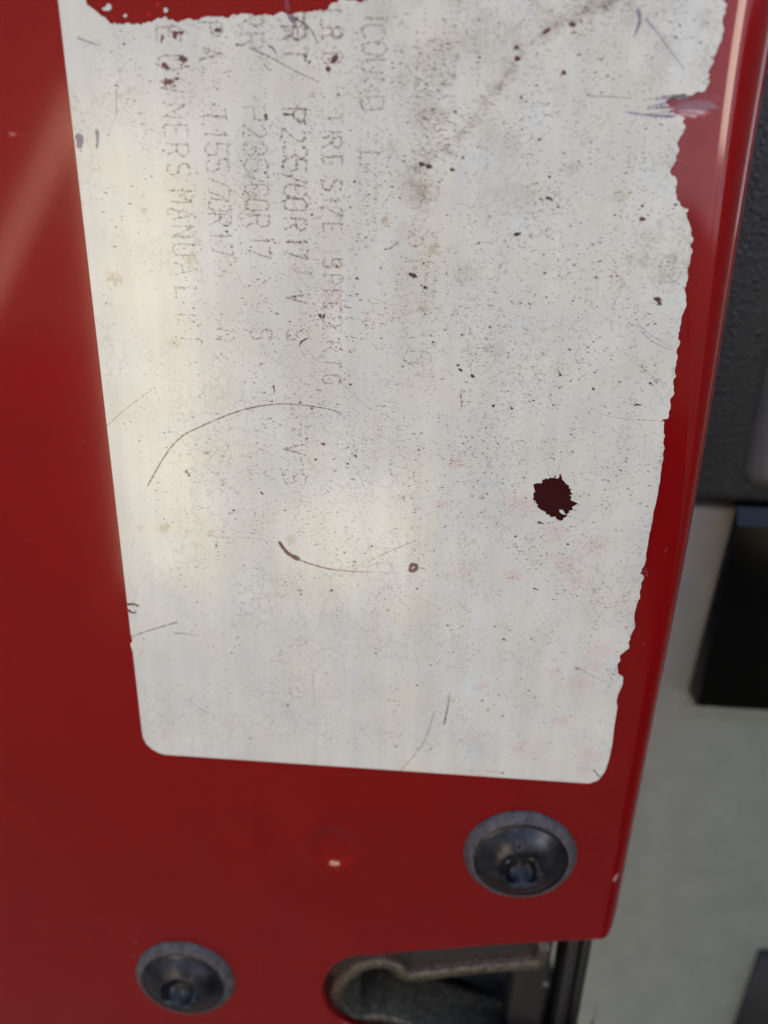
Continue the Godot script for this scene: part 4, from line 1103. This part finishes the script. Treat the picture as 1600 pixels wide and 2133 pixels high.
	[[V(14.04, -42.80), V(14.35, -43.06)], 0.30, 0.25, 1, 0.70],
	[[V(6.84, -3.54), V(7.33, -4.08)], 0.10, 0.05, 0, 0.50],
	[[V(3.93, 16.39), V(4.17, 14.54)], 0.12, 0.08, 0, 0.35],
	[[V(24.30, 49.04), V(25.00, 49.21), V(25.71, 49.32)], 0.04, 0.08, 4, 0.34],
	[[V(21.81, 48.70), V(23.75, 48.87), V(25.68, 49.01)], 0.04, 0.18, 0, 0.41],
	[[V(24.94, 49.19), V(25.69, 49.25), V(26.42, 49.36)], 0.04, 0.10, 4, 0.46],
	[[V(22.16, 47.83), V(23.71, 48.01), V(25.27, 48.13)], 0.04, 0.20, 4, 0.26],
	[[V(22.77, 49.56), V(24.62, 49.74), V(26.47, 49.86)], 0.04, 0.21, 4, 0.28],
	[[V(21.77, 48.21), V(23.62, 48.41), V(25.48, 48.54)], 0.04, 0.09, 4, 0.45],
	[[V(22.07, 49.72), V(23.69, 49.91), V(25.31, 50.03)], 0.04, 0.21, 0, 0.24],
	[[V(25.19, 48.96), V(26.01, 48.98), V(26.82, 49.09)], 0.04, 0.09, 4, 0.48],
	[[V(23.48, 49.06), V(24.81, 49.13), V(26.13, 49.25)], 0.04, 0.09, 0, 0.39],
	[[V(24.48, 49.91), V(25.23, 50.04), V(25.99, 50.14)], 0.04, 0.21, 0, 0.28],
	[[V(23.50, 48.56), V(25.13, 48.73), V(26.77, 48.85)], 0.04, 0.16, 0, 0.24],
	[[V(25.27, 48.57), V(26.12, 48.70), V(26.98, 48.81)], 0.04, 0.09, 4, 0.45],
	[[V(23.03, 48.88), V(24.57, 49.07), V(26.12, 49.20)], 0.04, 0.10, 4, 0.31],
	[[V(21.37, 49.57), V(23.31, 49.74), V(25.26, 49.87)], 0.04, 0.13, 4, 0.30],
	[[V(23.01, 49.18), V(24.20, 49.26), V(25.37, 49.38)], 0.04, 0.09, 4, 0.29],
	[[V(22.92, 48.95), V(24.00, 49.07), V(25.08, 49.19)], 0.04, 0.14, 4, 0.41]]

func marks() -> Array:
	return [
	[[V(-50.03, 44.72), V(-49.18, 44.68)], 0.60, 0.30, 1, 0.35],
	[[V(-49.18, 44.68), V(-47.73, 44.87), V(-44.28, 45.09)], 0.35, 0.20, 0, 0.18],
	[[V(-17.35, 58.32), V(-17.22, 57.23)], 0.50, 0.60, 0, 0.35],
	[[V(28.83, -7.32), V(29.68, -6.98), V(30.56, -7.29)], 0.30, 0.30, 0, 0.50],
	[[V(29.97, -6.38), V(30.55, -6.78), V(30.83, -7.79)], 0.35, 0.40, 0, 0.45],
	[[V(30.00, -7.84), V(30.94, -7.64)], 0.30, 0.30, 0, 0.40],
	[[V(34.17, -63.55), V(34.52, -62.15)], 0.70, 0.50, 1, 0.80],
	[[V(34.68, -62.76), V(34.79, -61.38)], 0.40, 0.30, 0, 0.60],
	[[V(28.74, -53.78), V(29.52, -54.01), V(30.53, -53.61)], 0.20, 0.15, 0, 0.30],
	[[V(33.80, -53.31), V(34.29, -53.56), V(34.69, -53.23)], 0.30, 0.20, 0, 0.35],
	[[V(-48.05, -86.67), V(-47.99, -86.90)], 0.70, 0.60, 0, 0.45],
	[[V(-48.76, -90.19), V(-48.69, -90.44)], 0.70, 0.60, 0, 0.45],
	[[V(-48.12, -88.27), V(-48.04, -88.38)], 0.40, 0.40, 0, 0.25],
	[[V(-50.31, -91.37), V(-50.23, -91.48)], 0.40, 0.40, 0, 0.25],
	[[V(-53.27, -92.96), V(-53.20, -93.08)], 0.50, 0.40, 0, 0.30],
	[[V(-25.65, -90.68), V(-25.57, -90.92)], 0.60, 0.50, 0, 0.40],
	[[V(-30.75, -101.41), V(-30.67, -101.67)], 0.50, 0.40, 0, 0.30],
	[[V(-34.84, -104.44), V(-34.48, -104.53)], 0.30, 0.30, 0, 0.30],
	[[V(30.06, -77.82), V(31.62, -77.30), V(32.76, -76.72)], 0.25, 0.30, 1, 0.40],
	[[V(31.93, -18.39), V(32.01, -18.46)], 0.30, 0.30, 1, 0.50],
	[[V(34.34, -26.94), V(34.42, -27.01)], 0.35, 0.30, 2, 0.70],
	[[V(-52.82, 23.86), V(-51.68, 21.20), V(-50.50, 19.41)], 0.12, 0.10, 0, 0.20],
	[[V(-46.13, 8.06), V(-45.66, 7.61)], 0.70, 0.50, 0, 0.12],
	[[V(-56.13, -7.54), V(-55.37, -7.20)], 0.40, 0.30, 0, 0.15],
	[[V(-59.69, -12.10), V(-57.92, -12.23), V(-56.50, -12.22)], 0.10, 0.10, 0, 0.15],
	[[V(-58.98, -35.94), V(-58.93, -36.12)], 0.30, 0.30, 0, 0.25],
	[[V(-62.35, -52.43), V(-62.28, -52.52)], 0.30, 0.30, 0, 0.30],
	[[V(-32.50, 56.79), V(-32.45, 56.75)], 0.30, 0.30, 2, 0.90],  # glint of metallic flake painted in bright red, like the next
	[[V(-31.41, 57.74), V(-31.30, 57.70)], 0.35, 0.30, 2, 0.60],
	[[V(-32.57, -65.86), V(-28.87, -66.04)], 0.10, 0.10, 0, 0.12],
	[[V(27.00, 44.83), V(27.07, 44.74)], 0.20, 0.20, 1, 0.50],
	[[V(27.22, 42.99), V(27.34, 42.90)], 0.35, 0.30, 3, 0.60],
	[[V(34.22, 30.29), V(34.58, 29.87)], 0.50, 0.40, 0, 0.40],
	[[V(32.61, -4.07), V(32.81, -3.34)], 0.40, 0.30, 0, 0.40],
	[[V(25.19, 48.87), V(26.87, 48.92), V(28.56, 48.85)], 0.23, 0.38, 0, 0.26],
	[[V(25.60, 49.22), V(27.44, 49.42), V(29.36, 49.20)], 0.17, 0.21, 0, 0.49],
	[[V(23.50, 48.94), V(26.67, 49.14), V(29.90, 48.98)], 0.26, 0.34, 0, 0.32],
	[[V(23.86, 48.47), V(26.09, 48.68), V(28.37, 48.47)], 0.08, 0.37, 1, 0.34],
	[[V(24.85, 48.14), V(26.25, 48.32), V(27.72, 48.11)], 0.27, 0.32, 1, 0.68],
	[[V(24.27, 48.27), V(26.40, 48.47), V(28.59, 48.27)], 0.11, 0.17, 1, 0.39],
	[[V(23.48, 48.88), V(26.15, 49.06), V(28.87, 48.90)], 0.14, 0.35, 0, 0.47],
	[[V(23.66, 48.09), V(25.58, 48.16), V(27.53, 48.07)], 0.08, 0.35, 1, 0.41],
	[[V(23.49, 48.93), V(26.83, 49.15), V(30.23, 48.98)], 0.27, 0.20, 0, 0.59],
	[[V(25.77, 48.23), V(27.11, 48.38), V(28.51, 48.19)], 0.18, 0.34, 1, 0.30],
	[[V(25.37, 48.61), V(26.66, 48.81), V(28.03, 48.57)], 0.27, 0.17, 0, 0.40],
	[[V(25.59, 48.91), V(27.55, 48.96), V(29.53, 48.89)], 0.19, 0.23, 0, 0.39],
	[[V(23.51, 49.79), V(26.78, 49.85), V(30.06, 49.82)], 0.11, 0.16, 0, 0.69],
	[[V(24.39, 49.05), V(27.17, 49.18), V(29.98, 49.07)], 0.25, 0.26, 0, 0.44],
	[[V(25.39, 50.08), V(27.58, 50.22), V(29.81, 50.08)], 0.25, 0.18, 0, 0.58],
	[[V(25.05, 48.17), V(26.26, 48.36), V(27.54, 48.13)], 0.17, 0.19, 1, 0.63],
	[[V(24.41, 49.56), V(26.60, 49.60), V(28.80, 49.55)], 0.17, 0.27, 0, 0.58],
	[[V(25.67, 49.41), V(27.32, 49.53), V(29.01, 49.38)], 0.15, 0.17, 0, 0.37],
	[[V(25.54, 48.54), V(27.23, 48.61), V(28.94, 48.52)], 0.23, 0.32, 1, 0.55],
	[[V(24.37, 48.56), V(26.31, 48.74), V(28.31, 48.55)], 0.18, 0.34, 1, 0.56],
	[[V(25.54, 49.58), V(27.48, 49.80), V(29.50, 49.57)], 0.19, 0.21, 0, 0.55],
	[[V(25.31, 49.22), V(27.31, 49.38), V(29.37, 49.21)], 0.21, 0.33, 0, 0.62],
	[[V(25.33, 49.46), V(27.30, 49.50), V(29.28, 49.44)], 0.27, 0.28, 0, 0.49],
	[[V(25.17, 48.73), V(26.79, 48.91), V(28.48, 48.70)], 0.24, 0.30, 0, 0.55],
	[[V(24.85, 49.30), V(27.03, 49.39), V(29.25, 49.29)], 0.09, 0.19, 0, 0.45],
	[[V(24.00, 48.79), V(26.33, 48.91), V(28.70, 48.79)], 0.09, 0.27, 0, 0.35]]
